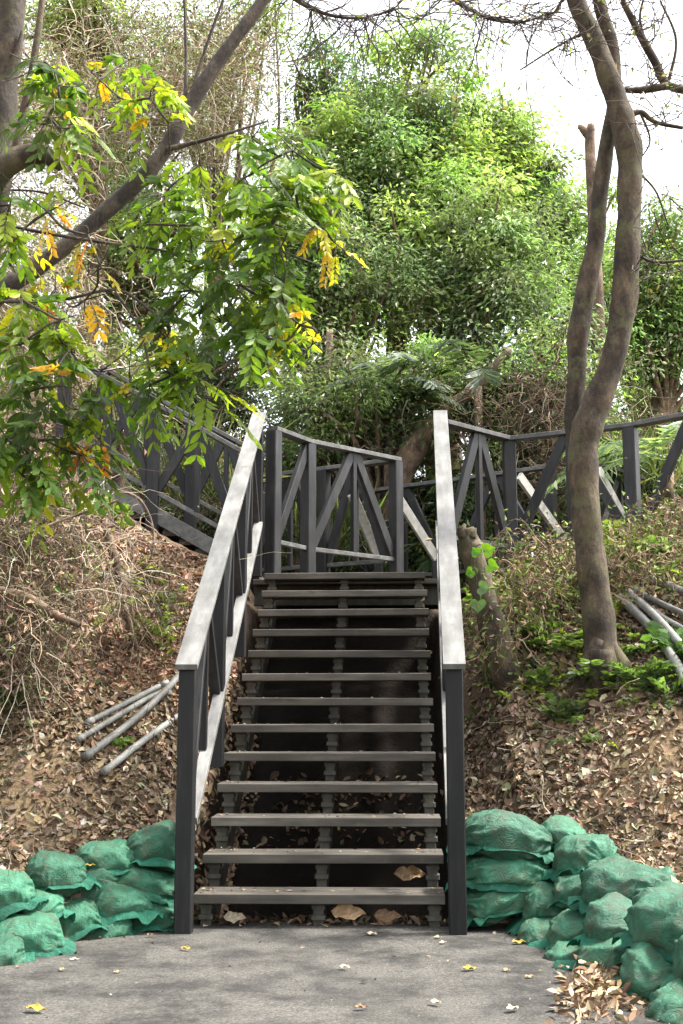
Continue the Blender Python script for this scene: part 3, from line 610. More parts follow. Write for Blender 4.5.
# single fallen leaves one can point at
FL = [(104, 938, 'tan', 15, 'tan dead leaf on the asphalt just below the left sandbag heap'), (60, 953, 'brown', 14, 'brown dead leaf lying by the big bottom sandbag on the left'),
 (137, 933, 'tan', 20, 'long tan leaf on the asphalt left of the left handrail post'), (186, 956, 'yellow', 12, 'yellowish leaf on the asphalt below the left handrail post'),
 (198, 926, 'yellow', 14, 'yellow and brown curled leaf at the foot of the left handrail post'), (235, 925, 'pale', 22, 'wide pale brown leaf under the left end of the lowest tread'),
 (349, 921, 'tan', 34, 'large curled tan leaf just right of the centre stringer foot'), (333, 925, 'brown', 16, 'brown leaf leaning at the centre stringer foot'),
 (388, 924, 'brown', 26, 'large brown leaf on edge under the lowest tread, towards its right end'), (410, 880, 'tan', 30, 'big tan leaf resting behind the second tread on the right'),
 (443, 950, 'pale', 9, 'small pale leaf on the asphalt under the right end of the lowest tread'), (438, 944, 'tan', 9, 'small tan leaf below the right stringer foot'),
 (345, 975, 'pale', 13, 'pale leaf alone at the middle of the asphalt'), (372, 941, 'pale', 12, 'pale thin leaf on the asphalt a step from the centre stringer'),
 (470, 977, 'yellow', 15, 'yellow leaf on the asphalt between the stairs and the leaf drift'), (513, 1018, 'pale', 16, 'pale cream leaf at the bottom edge, left of the leaf drift'),
 (436, 1012, 'pale', 14, 'pale leaf near the bottom edge below the right handrail post'), (507, 978, 'tan', 9, 'tan leaf right of the yellow one on the asphalt'),
 (530, 985, 'tan', 10, 'tan leaf just left of the leaf drift'), (519, 950, 'yellow', 14, 'yellow leaf by the left corner of the right sandbag wall'),
 (36, 1019, 'yellow', 22, 'long yellowish leaf at the bottom left corner of the asphalt'), (62, 978, 'tan', 9, 'tiny tan leaf on the asphalt, lower left'),
 (117, 980, 'tan', 8, 'tiny tan leaf on the dark asphalt patch left of centre'), (10, 968, 'tan', 18, 'crumpled tan leaf at the photo left edge by the lowest sandbag'),
 (361, 1017, 'brown', 13, 'brown leaf at the bottom edge near the middle'), (74, 967, 'pale', 9, 'small pale leaf below the pale green sandbag on the left'),
 (523, 936, 'tan', 18, 'crumpled tan leaf between the stack of three sandbags and the right wall'), (150, 942, 'brown', 8, 'little brown leaf below the bottom sandbag by the post'),
 (34, 913, 'pale', 14, 'round pale leaf caught between two sandbags of the left heap'), (90, 866, 'yellow', 10, 'yellowish leaf on the flat top sandbag of the left heap')]
COL = {'tan': (.34, .23, .13), 'brown': (.19, .12, .07), 'yellow': (.36, .26, .05), 'pale': (.42, .35, .25)}
for px, py, cn, sz, lab in FL:
    if py < 920:
        p = at(px, py, 6.5 if px < 60 else 6.93) if px < 200 else at(px, py, 7.80)
    else: p = ground_px(px, py, 4.3); p[2] = max(p[2], .012); p = at(px, py-2, 7.22) if (220 < px < 430 and py < 928) else p
    mb = MB(); L = np.array([sz*p[1]/F_PX*1.05]); a = random.uniform(-1.0, 1.0)
    tilt = .9 if sz > 19 and py < 930 else .15
    d = np.array([[math.cos(a), math.sin(a)*.5, tilt*.2]]); up = np.array([[random.uniform(-.2, .2), -tilt, 1]])
    nu_, nv_ = 11, 5; uu = np.linspace(0, 1, nu_)[:, None]; vv = np.linspace(-1, 1, nv_)[None]
    wd = np.sin(np.pi*uu**.8)**.8*.24*(1+.12*np.sin(uu*23+px)); ph_ = random.uniform(0, 6)
    bend_ = random.uniform(.03, .13); lx = uu-.5+0*vv; ly = vv*wd; lz = bend_*(2*uu-1)**2*random.choice([1, .6])+.45*np.abs(vv)**1.5*wd*(1+.6*np.sin(uu*9+ph_))+.03*np.sin(uu*14+vv*3+ph_)
    G = np.stack([lx, ly, lz], -1).reshape(-1, 3)*L[0]; tl = tilt*1.0
    G = np.stack([G[:, 0], G[:, 1]*math.cos(tl)-G[:, 2]*math.sin(tl), G[:, 1]*math.sin(tl)+G[:, 2]*math.cos(tl)], -1)
    G = np.stack([G[:, 0]*math.cos(a)-G[:, 1]*math.sin(a), G[:, 0]*math.sin(a)+G[:, 1]*math.cos(a), G[:, 2]-G[:, 2].min()+.001], -1)
    Ii = np.arange(nu_*nv_).reshape(nu_, nv_); cc = np.array(COL[cn])*random.uniform(.8, 1.1)
    mb.add(G, np.stack([Ii[:-1, :-1], Ii[1:, :-1], Ii[1:, 1:], Ii[:-1, 1:]], -1).reshape(-1, 4), np.clip(cc*(1+.25*np.sin(G[:, :1]*260+G[:, 1:2]*190)), .02, .8))
    for q in range(0): leaves(mb, np.array([[0, 0, .006]])-d*L*.5*[1, 1, 0], d, up, L, L*.45, np.array([COL[cn]])*random.uniform(.85, 1.1), np.array([[.18]]), np.array([[.12]]))
    o = mb.build('fallen_leaf', M['dry'], smooth=False); o.location = p; tag(o, lab, 'leaf', 'single leaves fallen about the path')

# ------------------------------------------------------------------ conduit pipes
def pipe(label, pts, r, lift=.03, grp='grey conduits lying on the left bank'):
    P = [ground_px(a, b, 6.5) for a, b in pts]
    P = [p+np.array([0, 0, r+lift+(q[2] if len(q) > 2 else 0)]) for p, q in zip(P, [(0, 0, 0)]*len(P))]
    t = thing('conduit_pipe', label, 'pipe', grp, loc=P[0])
    m = MB(); m.tube(P, r, 12, smooth=8); m.build('tube', M['pipe'], t)
    d = unit((P[-1]-P[-2])[None])[0]
    for e, s in ((P[0], unit((P[1]-P[0])[None])[0]), (P[-1], -d)):
        m = MB(); m.tube([e+s*.06, e+s*.0], r*1.16, 12, smooth=1); m.build('collar', M['pipe'], t)
pipe('straight pale grey conduit, topmost of the four on the left bank', [(168, 690), (159, 694), (86, 733)], .021)
pipe('second grey conduit on the left bank, resting just below the topmost one', [(170, 700), (150, 707), (77, 749)], .021)
pipe('long bent grey conduit crossing under the left railing, third on the left bank', [(186, 680), (163, 704), (130, 737), (84, 771)], .026, .05)
pipe('lowest curved conduit on the left bank, nearest the sandbags', [(190, 716), (143, 751), (102, 784)], .024)
G2 = 'grey conduits lying on the right bank'
pipe('pale conduit running from the twin-stemmed tree to the photo edge, uppermost on the right bank', [(632, 581), (655, 590), (700, 608)], .033, .03, G2)
pipe('thick pale conduit bending down past the fern, outermost left of the right bundle', [(621, 610), (652, 643), (676, 675), (694, 712)], .036, .05, G2)
pipe('conduit nested inside the bend of the thick pale one on the right bank', [(629, 608), (655, 632), (680, 660), (705, 690)], .030, .08, G2)
pipe('thin conduit of the right bundle running almost straight to the photo edge', [(632, 604), (660, 620), (705, 640)], .022, .10, G2)
pipe('second thin conduit just under the straight one in the right bundle', [(640, 612), (665, 630), (705, 655)], .022, .06, G2)

# ------------------------------------------------------------------ trees near
def br(parent, mat, pts, Yd, *a, **k):
    m = MB(); P = px_tube(m, pts, Yd, *a, **k); m.build('branch', mat, parent); return P
def px_tube(m, pts, Yd, rough=.06, sides=16, seed=0, smooth=8):
    """pts: (px, py, width_px[, Y])"""
    P = []; Rr = []
    for q in pts:
        y = q[3] if len(q) > 3 else Yd
        P.append(at(q[0], q[1], y)); Rr.append(q[2]*y/F_PX/2)
    m.tube(P, Rr, sides, rough, smooth, seed); return P
YT = 8.7
tr = thing('twin_stemmed_tree', 'tall grey-brown tree with two crossing stems on the right bank beside the conduits', 'tree', loc=at(602, 668, YT))
m = MB()
px_tube(m, [(606, 690, 62), (603, 668, 42), (600, 635, 33), (595, 590, 30), (589, 545, 30), (585, 500, 29), (583, 455, 30), (588, 425, 32), (600, 395, 28), (614, 355, 25), (623, 310, 26), (627, 260, 27), (629, 210, 25), (630, 165, 25), (627, 138, 30), (618, 105, 23), (606, 70, 22), (592, 35, 21), (576, 0, 19), (566, -40, 17)], YT, seed=1)
for a, b in ((603, 628), (596, 585)): pass
px_tube(m, [(600, 640, 14), (586, 668, 20), (574, 700, 8)], YT-.08, smooth=5); px_tube(m, [(606, 640, 14), (622, 668, 20), (634, 690, 6)], YT-.05, smooth=5)
px_tube(m, [(602, 650, 22), (600, 680, 22), (597, 705, 6)], YT-.15, smooth=5)
m.build('trunk', M['bark'], tr)
m = MB(); px_tube(m, [(580, 455, 22), (574, 420, 19), (577, 370, 18), (578, 335, 23), (586, 290, 21), (596, 240, 18), (600, 195, 17), (606, 150, 16), (613, 110, 15), (614, 75, 16), (610, 40, 15), (600, 5, 14), (592, -40, 12)], YT+.14, seed=3); m.build('trunk', M['bark'], tr)
br(tr, M['bark'], [(622, 120, 10), (640, 112, 6), (655, 122, 4.5), (683, 128, 4)], YT, sides=8)
br(tr, M['bark'], [(612, -20, 6), (635, 25, 8), (655, 62, 9), (668, 85, 9), (700, 92, 10)], YT+.3, sides=8)
br(tr, M['bark'], [(620, 90, 5), (640, 90, 8), (668, 86, 8)], YT+.2, sides=8)
br(tr, M['bark'], [(630, 165, 3), (655, 190, 2.4), (668, 225, 1.6)], YT, sides=6)
br(tr, M['bark'], [(631, 250, 4), (655, 262, 3), (700, 258, 2.5)], YT, sides=6)
br(tr, M['bark'], [(590, 30, 4), (560, 45, 2.5), (520, 70, 1.6)], YT, sides=6)
br(tr, M['bark'], [(568, -10, 4), (548, 18, 2.5), (520, 10, 1.2)], YT, sides=6)
br(tr, M['bark'], [(655, 62, 4), (640, 20, 3), (650, -20, 2)], YT+.3, sides=6)
br(tr, M['bark'], [(668, 85, 4), (676, 40, 3), (660, 0, 2)], YT+.3, sides=6)
br(tr, M['bark'], [(640, 112, 3), (650, 140, 2), (640, 160, 1.2)], YT, sides=6)

# fine bare twigs of that tree
m = MB(); bs = []
for a, b, k in ((640, 30, 26), (660, 75, 26), (655, 120, 20), (560, 45, 16), (540, 15, 20), (590, 10, 10), (660, 200, 14), (670, 262, 14), (650, 262, 12), (640, -10, 20), (610, 0, 10)):
    for _ in range(k): bs.append(at(a+random.gauss(0, 14), b+random.gauss(0, 10), YT+random.uniform(-.2, .4)))
bs = np.array(bs); n = len(bs); twigs(m, bs, rng.normal(size=(n, 3)), rng.uniform(.3, .7, n), rng.uniform(.004, .007, n), np.tile((.09, .07, .055), (n, 1)), 7, .35)
m.build('twig', M['twig'], tr)
m = MB(); k = rng.integers(0, n, 160); leaves(m, bs[k]+rng.normal(0, .1, (160, 3)), rng.normal(size=(160, 3))+[0, 0, -.5], rng.normal(size=(160, 3)), rng.uniform(.03, .055, 160), rng.uniform(.015, .025, 160), pick(160, [(.16, .12, .08), (.14, .20, .05)], [1, 1])); m.build('foliage', M['leaf'], tr)

stp = thing('leaning_stump', 'short leaning mossy tree stump against the right handrail with heart-shaped leaves on it', 'stump', loc=at(498, 655, 9.0))
m = MB(); px_tube(m, [(512, 690, 30), (501, 655, 30), (489, 612, 26), (478, 575, 23), (470, 545, 22), (465, 530, 19)], 9.0, .09, seed=5); m.build('trunk', M['stump'], stp)
m = MB(); px_tube(m, [(463, 538, 8), (463, 529, 7), (465, 524, 3)], 8.95, smooth=3); px_tube(m, [(472, 538, 8), (474, 532, 6), (476, 528, 2)], 8.95, smooth=3); m.build('splinter', M['stump'], stp)

sn = thing('broken_snag', 'bare broken snag standing against the white sky left of the twin stems', 'dead tree', loc=at(597, 420, 15))
m = MB(); px_tube(m, [(600, 480, 15), (598, 330, 14), (594, 230, 13), (592, 180, 12), (590, 150, 11), (591, 125, 9)], 15, .08, seed=2); px_tube(m, [(591, 140, 8), (582, 128, 8), (578, 127, 5)], 15, .1, smooth=4); m.build('trunk', M['barkbrown'], sn)

sp = thing('slim_sapling', 'slim light brown trunk rising beside the side flight railing, left of its big post', 'tree', loc=ground_px(118, 492, 8))
m = MB(); yy = sp.location[1]; px_tube(m, [(117, 497, 13), (120, 480, 11), (124, 450, 10), (129, 420, 9), (128, 395, 7), (134, 360, 5)], yy, .05, 10); px_tube(m, [(112, 498, 6), (118, 450, 5), (124, 400, 4), (120, 360, 3)], yy+.05, .05, 8); m.build('trunk', M['barkbrown'], sp)
GL = [(.10, .17, .02), (.055, .10, .018), (.18, .26, .025), (.26, .33, .03)]
m = MB(); n = 60; b = np.array([at(132+random.gauss(0, 16), 375+random.gauss(0, 16), yy) for _ in range(n)]); pinnate(m, None, b, rng.normal(size=(n, 3))+[0, -.2, .2], rng.uniform(.2, .3, n), 5, .10, .035, pick(n, GL, [2, 2, 2, 1]), (.1, .1, .05)); m.build('foliage', M['leaf'], sp)

# foreground leafy trees on the left
def mst(nodes, roots):
    done = [np.array(r) for r in roots]; rid = list(range(len(roots))); links = []; todo = list(range(len(nodes)))
    while todo:
        best = min(((np.linalg.norm(nodes[i]-q), i, k) for i in todo for k, q in enumerate(done)), key=lambda t: t[0])
        links.append((done[best[2]], nodes[best[1]], rid[best[2]])); rid.append(rid[best[2]]); done.append(nodes[best[1]]); todo.remove(best[1])
    return links
def leafy(tree, clusters, roots, seed, barkm):
    r = np.random.default_rng(seed); nodes = [at(c[0], c[1], c[2]) for c in clusters]
    tw = MB(); tw.col.append(np.zeros((0, 3)))
    LK = mst(nodes, roots)
    for k_ in sorted(set(l[2] for l in LK)):       # one bough for every place where it leaves the wood
        m = MB()
        for a, b, q in LK:
            if q != k_: continue
            md = (a+b)/2+r.normal(0, .03, 3)-np.array([0, 0, .02]); m.tube([a, md, b], [.008, .006, .0045], 6, smooth=4)
            for _ in range(3):
                e = b+r.normal(0, .12, 3); m.tube([b, (b+e)/2+r.normal(0, .015, 3), e], [.004, .003, .0015], 5, smooth=3)
        m.build('branch', barkm, tree)
    lm = MB()
    for c, nd_ in zip(clusters, nodes):
        kind = c[5]; rad = c[3]*c[2]/F_PX*(1 if kind in 'gdb' else 1.5); ns = int(c[4]*c[3]/(2.75 if kind in 'gdb' else 2.9))
        pal, wt = {'g': (GL, [3, 3, 2, .4]), 'd': (GL, [2, 5, .6, 0]), 'b': (GL, [1, .5, 3, 2]), 'y': ([(.50, .42, .03), (.42, .42, .03), (.25, .32, .03), (.6, .30, .02)], [3, 2, 1.5, .6]), 'o': ([(.62, .22, .03), (.55, .34, .04), (.30, .26, .04)], [3, 1.5, 1])}[kind]
        b = nd_+unit(r.normal(size=(ns, 3)))*(rad*r.uniform(.05, .75, (ns, 1)))
        d = unit(b-nd_+r.normal(0, .03, (ns, 3)))+[0, 0, .05]; 
        big = 1.0 if kind in 'gdb' else .62; pc = pick(ns, pal, wt, .15, r)
        if kind in 'gdb': tn = r.uniform(size=ns) < .05; pc[tn] = pick(int(tn.sum()), [(.45, .42, .03), (.36, .40, .03), (.5, .28, .04)], [2, 3, .7], .1, r) if tn.any() else pc[tn]
        pinnate(lm, lm, b, d, r.uniform(.13, .24, ns)*big, 5 if kind in 'gdb' else 6, (.096 if kind in 'gdb' else .08)*big, .031*big, pc, (.12, .13, .05), .6, r=r, hang=.5)
    lm.build('foliage', M['leaf'], tree, smooth=False)
lt = thing('leaning_leafy_tree', 'leafy tree whose dark trunk leans diagonally across the upper left, green and yellow leaves hanging', 'tree', loc=(-3.2, 6.9, .7))
m = MB(); tp = px_tube(m, [(-150, 520, 36, 6.9), (-70, 370, 33, 6.8), (-5, 298, 21, 6.6), (35, 268, 19, 6.6), (70, 243, 18, 6.6), (105, 212, 17, 6.6), (140, 180, 18, 6.6), (165, 150, 17, 6.6), (190, 105, 17, 6.6), (225, 52, 15, 6.6), (260, 5, 13, 6.6), (290, -40, 12, 6.6)], 6.6, .05, 14, 4)
m.build('trunk', M['barkdark'], lt)
br(lt, M['barkdark'], [(165, 150, 6), (215, 137, 4), (268, 121, 2)], 6.5, sides=7)
br(lt, M['barkdark'], [(185, 110, 6), (186, 60, 3.5), (184, -10, 3)], 6.6, sides=7)
br(lt, M['barkdark'], [(188, 105, 5), (205, 50, 3.5), (225, -5, 3)], 6.6, sides=7)
br(lt, M['barkdark'], [(-10, 222, 4), (40, 232, 4), (100, 242, 3.5), (160, 250, 3), (190, 262, 2)], 6.2, sides=7)
br(lt, M['barkdark'], [(-10, 190, 3), (40, 192, 2.5), (85, 208, 2)], 6.2, sides=7)
br(lt, M['barkdark'], [(-10, 302, 4), (60, 300, 3.5), (115, 290, 3), (150, 310, 3), (170, 330, 2.5)], 6.0, sides=7)
br(lt, M['barkdark'], [(115, 292, 3), (140, 330, 2.5), (150, 370, 2)], 6.0, sides=7)

CL = [(100, 80, 6.4, 26, 1, 'y'), (150, 98, 6.3, 26, 1, 'b'), (168, 122, 6.3, 20, .8, 'y'), (128, 60, 6.6, 20, .6, 'b'),
 (252, 138, 6.1, 22, .8, 'b'), (292, 150, 6.0, 24, 1, 'g'), (245, 178, 6.0, 32, 1.2, 'g'), (295, 190, 5.9, 32, 1.2, 'g'), (330, 175, 6.0, 18, .7, 'b'), (200, 165, 6.1, 24, .9, 'b'),
 (165, 195, 6.1, 26, 1, 'g'), (270, 222, 5.9, 34, 1.3, 'g'), (318, 222, 5.9, 20, 1, 'y'), (335, 243, 5.9, 15, 1, 'y'), (222, 240, 5.9, 32, 1.2, 'g'), (185, 225, 6.0, 24, 1, 'g'),
 (150, 225, 6.1, 22, .8, 'b'), (192, 290, 5.9, 28, 1.2, 'd'), (240, 285, 5.8, 32, 1.3, 'd'), (282, 290, 5.8, 28, 1.2, 'g'), (300, 325, 5.8, 17, 1, 'y'), (312, 345, 5.8, 12, .9, 'y'), (258, 335, 5.8, 26, 1.2, 'd'),
 (222, 322, 5.9, 22, .9, 'g'), (168, 340, 6.0, 22, .9, 'g'), (196, 375, 5.9, 24, 1.1, 'b'), (214, 398, 5.9, 14, .9, 'b'), (168, 372, 5.9, 20, 1, 'g'), (165, 332, 5.9, 12, .8, 'y'), (280, 250, 5.8, 26, 1, 'd'),
 (150, 385, 6.0, 20, 1, 'g'), (130, 385, 6.0, 12, .8, 'y')]
leafy(lt, CL, tp[4:]+[at(190, 262, 6.2), at(170, 330, 6.0), at(150, 370, 6.0), at(268, 121, 6.5)], 21, M['barkdark'])
l2 = thing('stub_branched_tree', 'tree at the upper left edge with a thick broken stub branch and drooping green leaves', 'tree', loc=(-2.9, 6.3, .6))
m = MB(); tp2 = px_tube(m, [(-140, 560, 60, 6.3), (-70, 380, 48, 6.2), (-20, 250, 42, 6.1), (-6, 190, 34, 6.0), (0, 140, 34, 6.0), (4, 80, 32, 6.0), (10, 30, 30, 6.0), (14, -40, 28, 6.0)], 6.0, .06, 14, 8)
m.build('trunk', M['bark'], l2)
br(l2, M['bark'], [(-10, 180, 30), (15, 160, 26), (35, 155, 24), (50, 158, 20), (62, 166, 12)], 5.9, .10, 12, 9)
br(l2, M['bark'], [(12, 165, 10), (22, 120, 9), (32, 70, 8), (40, 20, 7), (44, -20, 7)], 5.9, .05, 8)
br(l2, M['bark'], [(-5, 100, 12), (15, 60, 10), (22, 30, 2)], 5.95, .1, 8)

CL2 = [(45, 62, 5.7, 20, 1, 'g'), (58, 85, 5.6, 18, 1, 'g'), (50, 118, 5.6, 20, 1, 'd'), (68, 128, 5.6, 14, .8, 'g'), (10, 205, 5.9, 18, .8, 'g'), (48, 212, 5.8, 13, .9, 'o'), (88, 235, 5.9, 12, .8, 'o'),
 (12, 242, 5.9, 20, 1, 'g'), (22, 300, 5.8, 26, 1, 'b'), (60, 320, 5.8, 24, .9, 'g'), (20, 345, 5.8, 28, 1, 'g'), (70, 350, 5.8, 22, .8, 'b'), (62, 385, 5.7, 28, 1.2, 'd'), (25, 395, 5.7, 28, 1.2, 'd'),
 (90, 410, 5.8, 22, 1, 'g'), (45, 440, 5.7, 30, 1.3, 'd'), (80, 455, 5.8, 20, 1, 'g'), (22, 475, 5.7, 22, 1, 'g'), (100, 372, 5.9, 20, .9, 'g'), (60, 482, 5.7, 18, .9, 'b'), (98, 268, 5.9, 12, .7, 'y'), (85, 300, 6.0, 12, .6, 'g'), (55, 290, 5.9, 14, .7, 'o'), (100, 440, 5.8, 10, .7, 'o'), (8, 440, 5.6, 22, 1, 'g')]
leafy(l2, CL2, tp2[1:4]+[at(40, 160, 5.9), at(25, 110, 5.9), at(40, 20, 5.9)], 22, M['barkdark'])

# ------------------------------------------------------------------ backdrop trees
def crown_tree(label, px, py, Yd, rx, rz, nclump, nleaf, lsize, pal, wts, seed, ry=None, trunk=True, clump=.55, gap=.0, name='leafy_tree', bare_=.0, pinn=False, grp='trees behind the boardwalk'):
    r = np.random.default_rng(seed); c = at(px, py, Yd); k = Yd/F_PX; rx, rz = rx*k, rz*k; ry = ry or rx*.8
    gz = float(height(c[0], Yd)); t = thing(name, label, 'tree', grp, loc=(c[0], Yd, gz))
    q = unit(r.normal(size=(nclump, 3)))*(r.uniform(.12, 1, (nclump, 1))**.5)*(1+.28*np.abs(r.normal(size=(nclump, 1)))*(r.uniform(size=(nclump, 1)) < .3))
    q[:, 1] = np.where(q[:, 1] > .3, -q[:, 1]*.6, q[:, 1])
    cen = c+q*[rx, ry, rz]*(1+.15*np.sin(q[:, :1]*5+seed))
    m = MB(); base = np.array([c[0], Yd, gz]); top = c+[0, 0, rz*.3]
    bend = np.array([r.normal(0, .25), 0, 0])
    if trunk:
        m.tube([base-[0, 0, .2], base*.6+top*.4+bend, top], [.17, .12, .06], 10, .05, 6, seed); 
    for i in range(0, nclump, max(1, nclump//45)):
        s0 = base*.45+top*.55+bend*.6; s0 = s0*(1-.3*r.uniform())+c*.3*r.uniform()+0 if False else base+(top-base)*r.uniform(.4, .95)+bend*.6
        md = (s0+cen[i])/2+r.normal(0, .15, 3)+[0, 0, .1]; m.tube([s0, md, cen[i]], [.045, .03, .012], 6, 0, 4, cap=False)
    m.build('trunk', M['barkbrown'], t)
    lm = MB(); pass
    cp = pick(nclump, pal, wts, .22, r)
    for i in range(nclump):
        cr = clump*r.uniform(.6, 1.25); n = int(nleaf*1.45*r.uniform(.15, .75)*(1-gap*r.uniform())); cr = cr*r.uniform(.55, 1.0)
        v = r.normal(size=(n, 3))*[1, 1, .55]*cr*.5
        b = cen[i]+v; d = unit(v+r.normal(0, .35, (n, 3))*cr)+[0, 0, -.35]; up = unit(r.normal(0, .55, (n, 3))+[0, -.15, .9])
        col = np.clip(cp[i]*r.normal(1, .18, (n, 1)), .004, .9)
        L = lsize*.76*r.uniform(.6, 1.25, n)
        leaves(lm, b, d, up, L, L*r.uniform(.3, .45, n), col, .2, .2, fine=False)
    lm.build('crown', M['leaffar'], t, smooth=False)
    return t
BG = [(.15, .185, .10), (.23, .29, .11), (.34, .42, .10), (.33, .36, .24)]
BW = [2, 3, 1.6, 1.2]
crown_tree('tall bright green tree in the middle behind the stairs, highest against the sky', 405, 165, 17, 105, 135, 170, 300, .145, BG, [1.2, 3, 2.5, 1.5], 1)
crown_tree('rounded green tree just left of the twin stems, lower than the tallest tree', 540, 240, 18, 58, 90, 80, 300, .14, BG, [2, 3, 1.2, 1], 2)
crown_tree('dense tree filling the gap over the left handrail top', 325, 290, 15.4, 75, 100, 85, 300, .13, BG, [2, 3, 1.2, 2], 3)
crown_tree('tree above the right handrail top, below the tallest crown', 462, 290, 15.8, 95, 105, 110, 300, .13, BG, [2, 3, 1.4, 1.6], 4)
crown_tree('hazy olive tree at the upper left of the tallest one', 325, 90, 20, 45, 75, 50, 200, .13, [(.11, .16, .06), (.09, .12, .04)], [1, 1], 5, gap=.5)
crown_tree('pale thin crown at the top left over the dry vines', 230, 40, 19, 70, 60, 45, 160, .12, [(.22, .27, .06), (.16, .20, .05)], [1, 1], 6, gap=.6)
crown_tree('small yellow-green crown at the very top left', 90, 25, 17, 80, 45, 45, 160, .12, [(.24, .27, .07), (.18, .18, .08)], [1, 1], 7, gap=.6)
crown_tree('light green tree right of the twin stems, partly out of the photo', 672, 300, 16, 62, 85, 110, 240, .12, [(.20, .28, .09), (.16, .22, .08), (.30, .38, .10), (.28, .31, .19)], [2, 2, 1, 1], 8, gap=.5)
crown_tree('shrubby tree between the two stems and the far railing', 560, 370, 15, 60, 55, 50, 240, .10, BG, [2, 2, 1, 2], 9, gap=.3)
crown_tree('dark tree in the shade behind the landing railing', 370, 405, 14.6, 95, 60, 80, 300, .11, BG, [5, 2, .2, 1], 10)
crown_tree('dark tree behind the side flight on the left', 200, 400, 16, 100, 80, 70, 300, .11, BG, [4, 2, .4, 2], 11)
crown_tree('hidden tree behind the leafy branches on the left', 130, 260, 18, 90, 90, 70, 260, .12, BG, [2, 3, 1, 2], 12, gap=.3)
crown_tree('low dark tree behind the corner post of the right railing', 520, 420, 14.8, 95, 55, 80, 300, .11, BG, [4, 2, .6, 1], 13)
crown_tree('far green tree behind the gap over the left handrail', 290, 230, 23, 60, 90, 60, 260, .14, BG, [1, 3, 1.5, 2], 14, gap=.2)
crown_tree('broad low tree at the right edge behind the far railing', 650, 440, 17, 80, 50, 60, 260, .11, BG, [3, 3, 1, 1], 15)
crown_tree('far tree showing between the tallest tree and the rounded one', 470, 230, 22, 90, 90, 70, 260, .14, BG, [2, 3, 1, 2], 16)

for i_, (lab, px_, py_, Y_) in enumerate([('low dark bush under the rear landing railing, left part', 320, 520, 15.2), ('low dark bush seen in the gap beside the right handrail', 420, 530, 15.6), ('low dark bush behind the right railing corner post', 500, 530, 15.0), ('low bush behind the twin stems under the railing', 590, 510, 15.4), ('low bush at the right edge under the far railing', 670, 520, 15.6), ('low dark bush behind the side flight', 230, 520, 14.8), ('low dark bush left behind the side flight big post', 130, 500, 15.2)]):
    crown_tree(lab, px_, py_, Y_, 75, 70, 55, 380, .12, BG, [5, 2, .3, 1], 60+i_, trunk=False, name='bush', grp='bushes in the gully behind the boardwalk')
for lab, px_, py_, Y_, n_ in (('clump of long pale grass blades behind the front railing of the side flight', 190, 500, 12.8, 160), ('clump of long blades seen through the landing railing', 330, 560, 13.6, 160), ('clump of long blades behind the braces right of the twin stems', 640, 500, 13.4, 160)):
    c_ = at(px_, py_, Y_); t = thing('grass_clump', lab, 'grass', 'long grass behind the railings', loc=c_); m = MB(); b_ = c_+np.clip(rng.normal(size=(n_, 3)), -1.6, 1.6)*[.32, .2, .1]
    leaves(m, b_, rng.normal(size=(n_, 3))*[.6, .3, .2]+[0, 0, 1.], rng.normal(size=(n_, 3)), rng.uniform(.4, 1.0, n_), rng.uniform(.02, .035, n_), pick(n_, [(.05, .075, .03), (.09, .11, .055), (.15, .14, .08)], [2, 2, 1]), .2, .45); m.build('blades', M['leaf'], t, smooth=False)
crown_tree('soft green crown between the twin stems and the right edge tree', 625, 300, 19, 55, 75, 70, 240, .13, BG, [1, 3, 1.2, 3], 41, gap=.2)
crown_tree('hazy green crown behind the dry vines at the upper left', 120, 120, 20, 120, 110, 120, 200, .15, BG, [1, 2, 1, 4], 42, gap=.3)
crown_tree('bright shoulder of foliage right of the tallest crown, against the white sky', 488, 165, 17.6, 52, 75, 75, 300, .14, BG, [1.2, 3, 2.2, 2], 43)
crown_tree('green crown over the middle of the left handrail side, under the tallest tree', 350, 200, 16.4, 70, 90, 90, 300, .14, BG, [1.5, 3, 1.4, 2], 44)
# palms
def palm(label, px, py, Yd, n, L, seed, col=(.10, .14, .05), fan=False):
    r = np.random.default_rng(seed); c = at(px, py, Yd); gz = float(height(c[0], Yd))
    t = thing('palm', label, 'palm', 'palms in the undergrowth', loc=(c[0], Yd, gz))
    m = MB(); m.tube([(c[0], Yd, gz-.1), c-[0, 0, .02]], [.07, .05], 10, .05, 1); m.build('trunk', M['barkbrown'], t)
    for i in range(n):
        a = r.uniform(0, 6.28); d = np.array([[math.cos(a), math.sin(a), r.uniform(.2, .9)]]); lm = MB()
        pinnate(lm, lm, c[None], d, np.array([L*r.uniform(.8, 1.2)]), 22, .34*L/1.4, .035, np.array([col])*r.uniform(.7, 1.3), (.12, .12, .05), .5, r=r, hang=.5)
        lm.build('frond', M['leaf'], t, smooth=False)
palm('palm with arching silvery fronds behind the gap of the landing', 388, 392, 14.3, 13, 1.1, 1, (.13, .17, .12))
palm('dark feather palm above the right handrail top', 478, 385, 14.0, 16, 1.35, 2, (.055, .085, .04))
palm('pale palm at the right edge behind the railing', 668, 462, 12.8, 18, 1.3, 3, (.16, .22, .13))
palm('low dark palm seen through the gap between landing railing and right handrail', 425, 560, 14.5, 12, .9, 4, (.05, .10, .03))
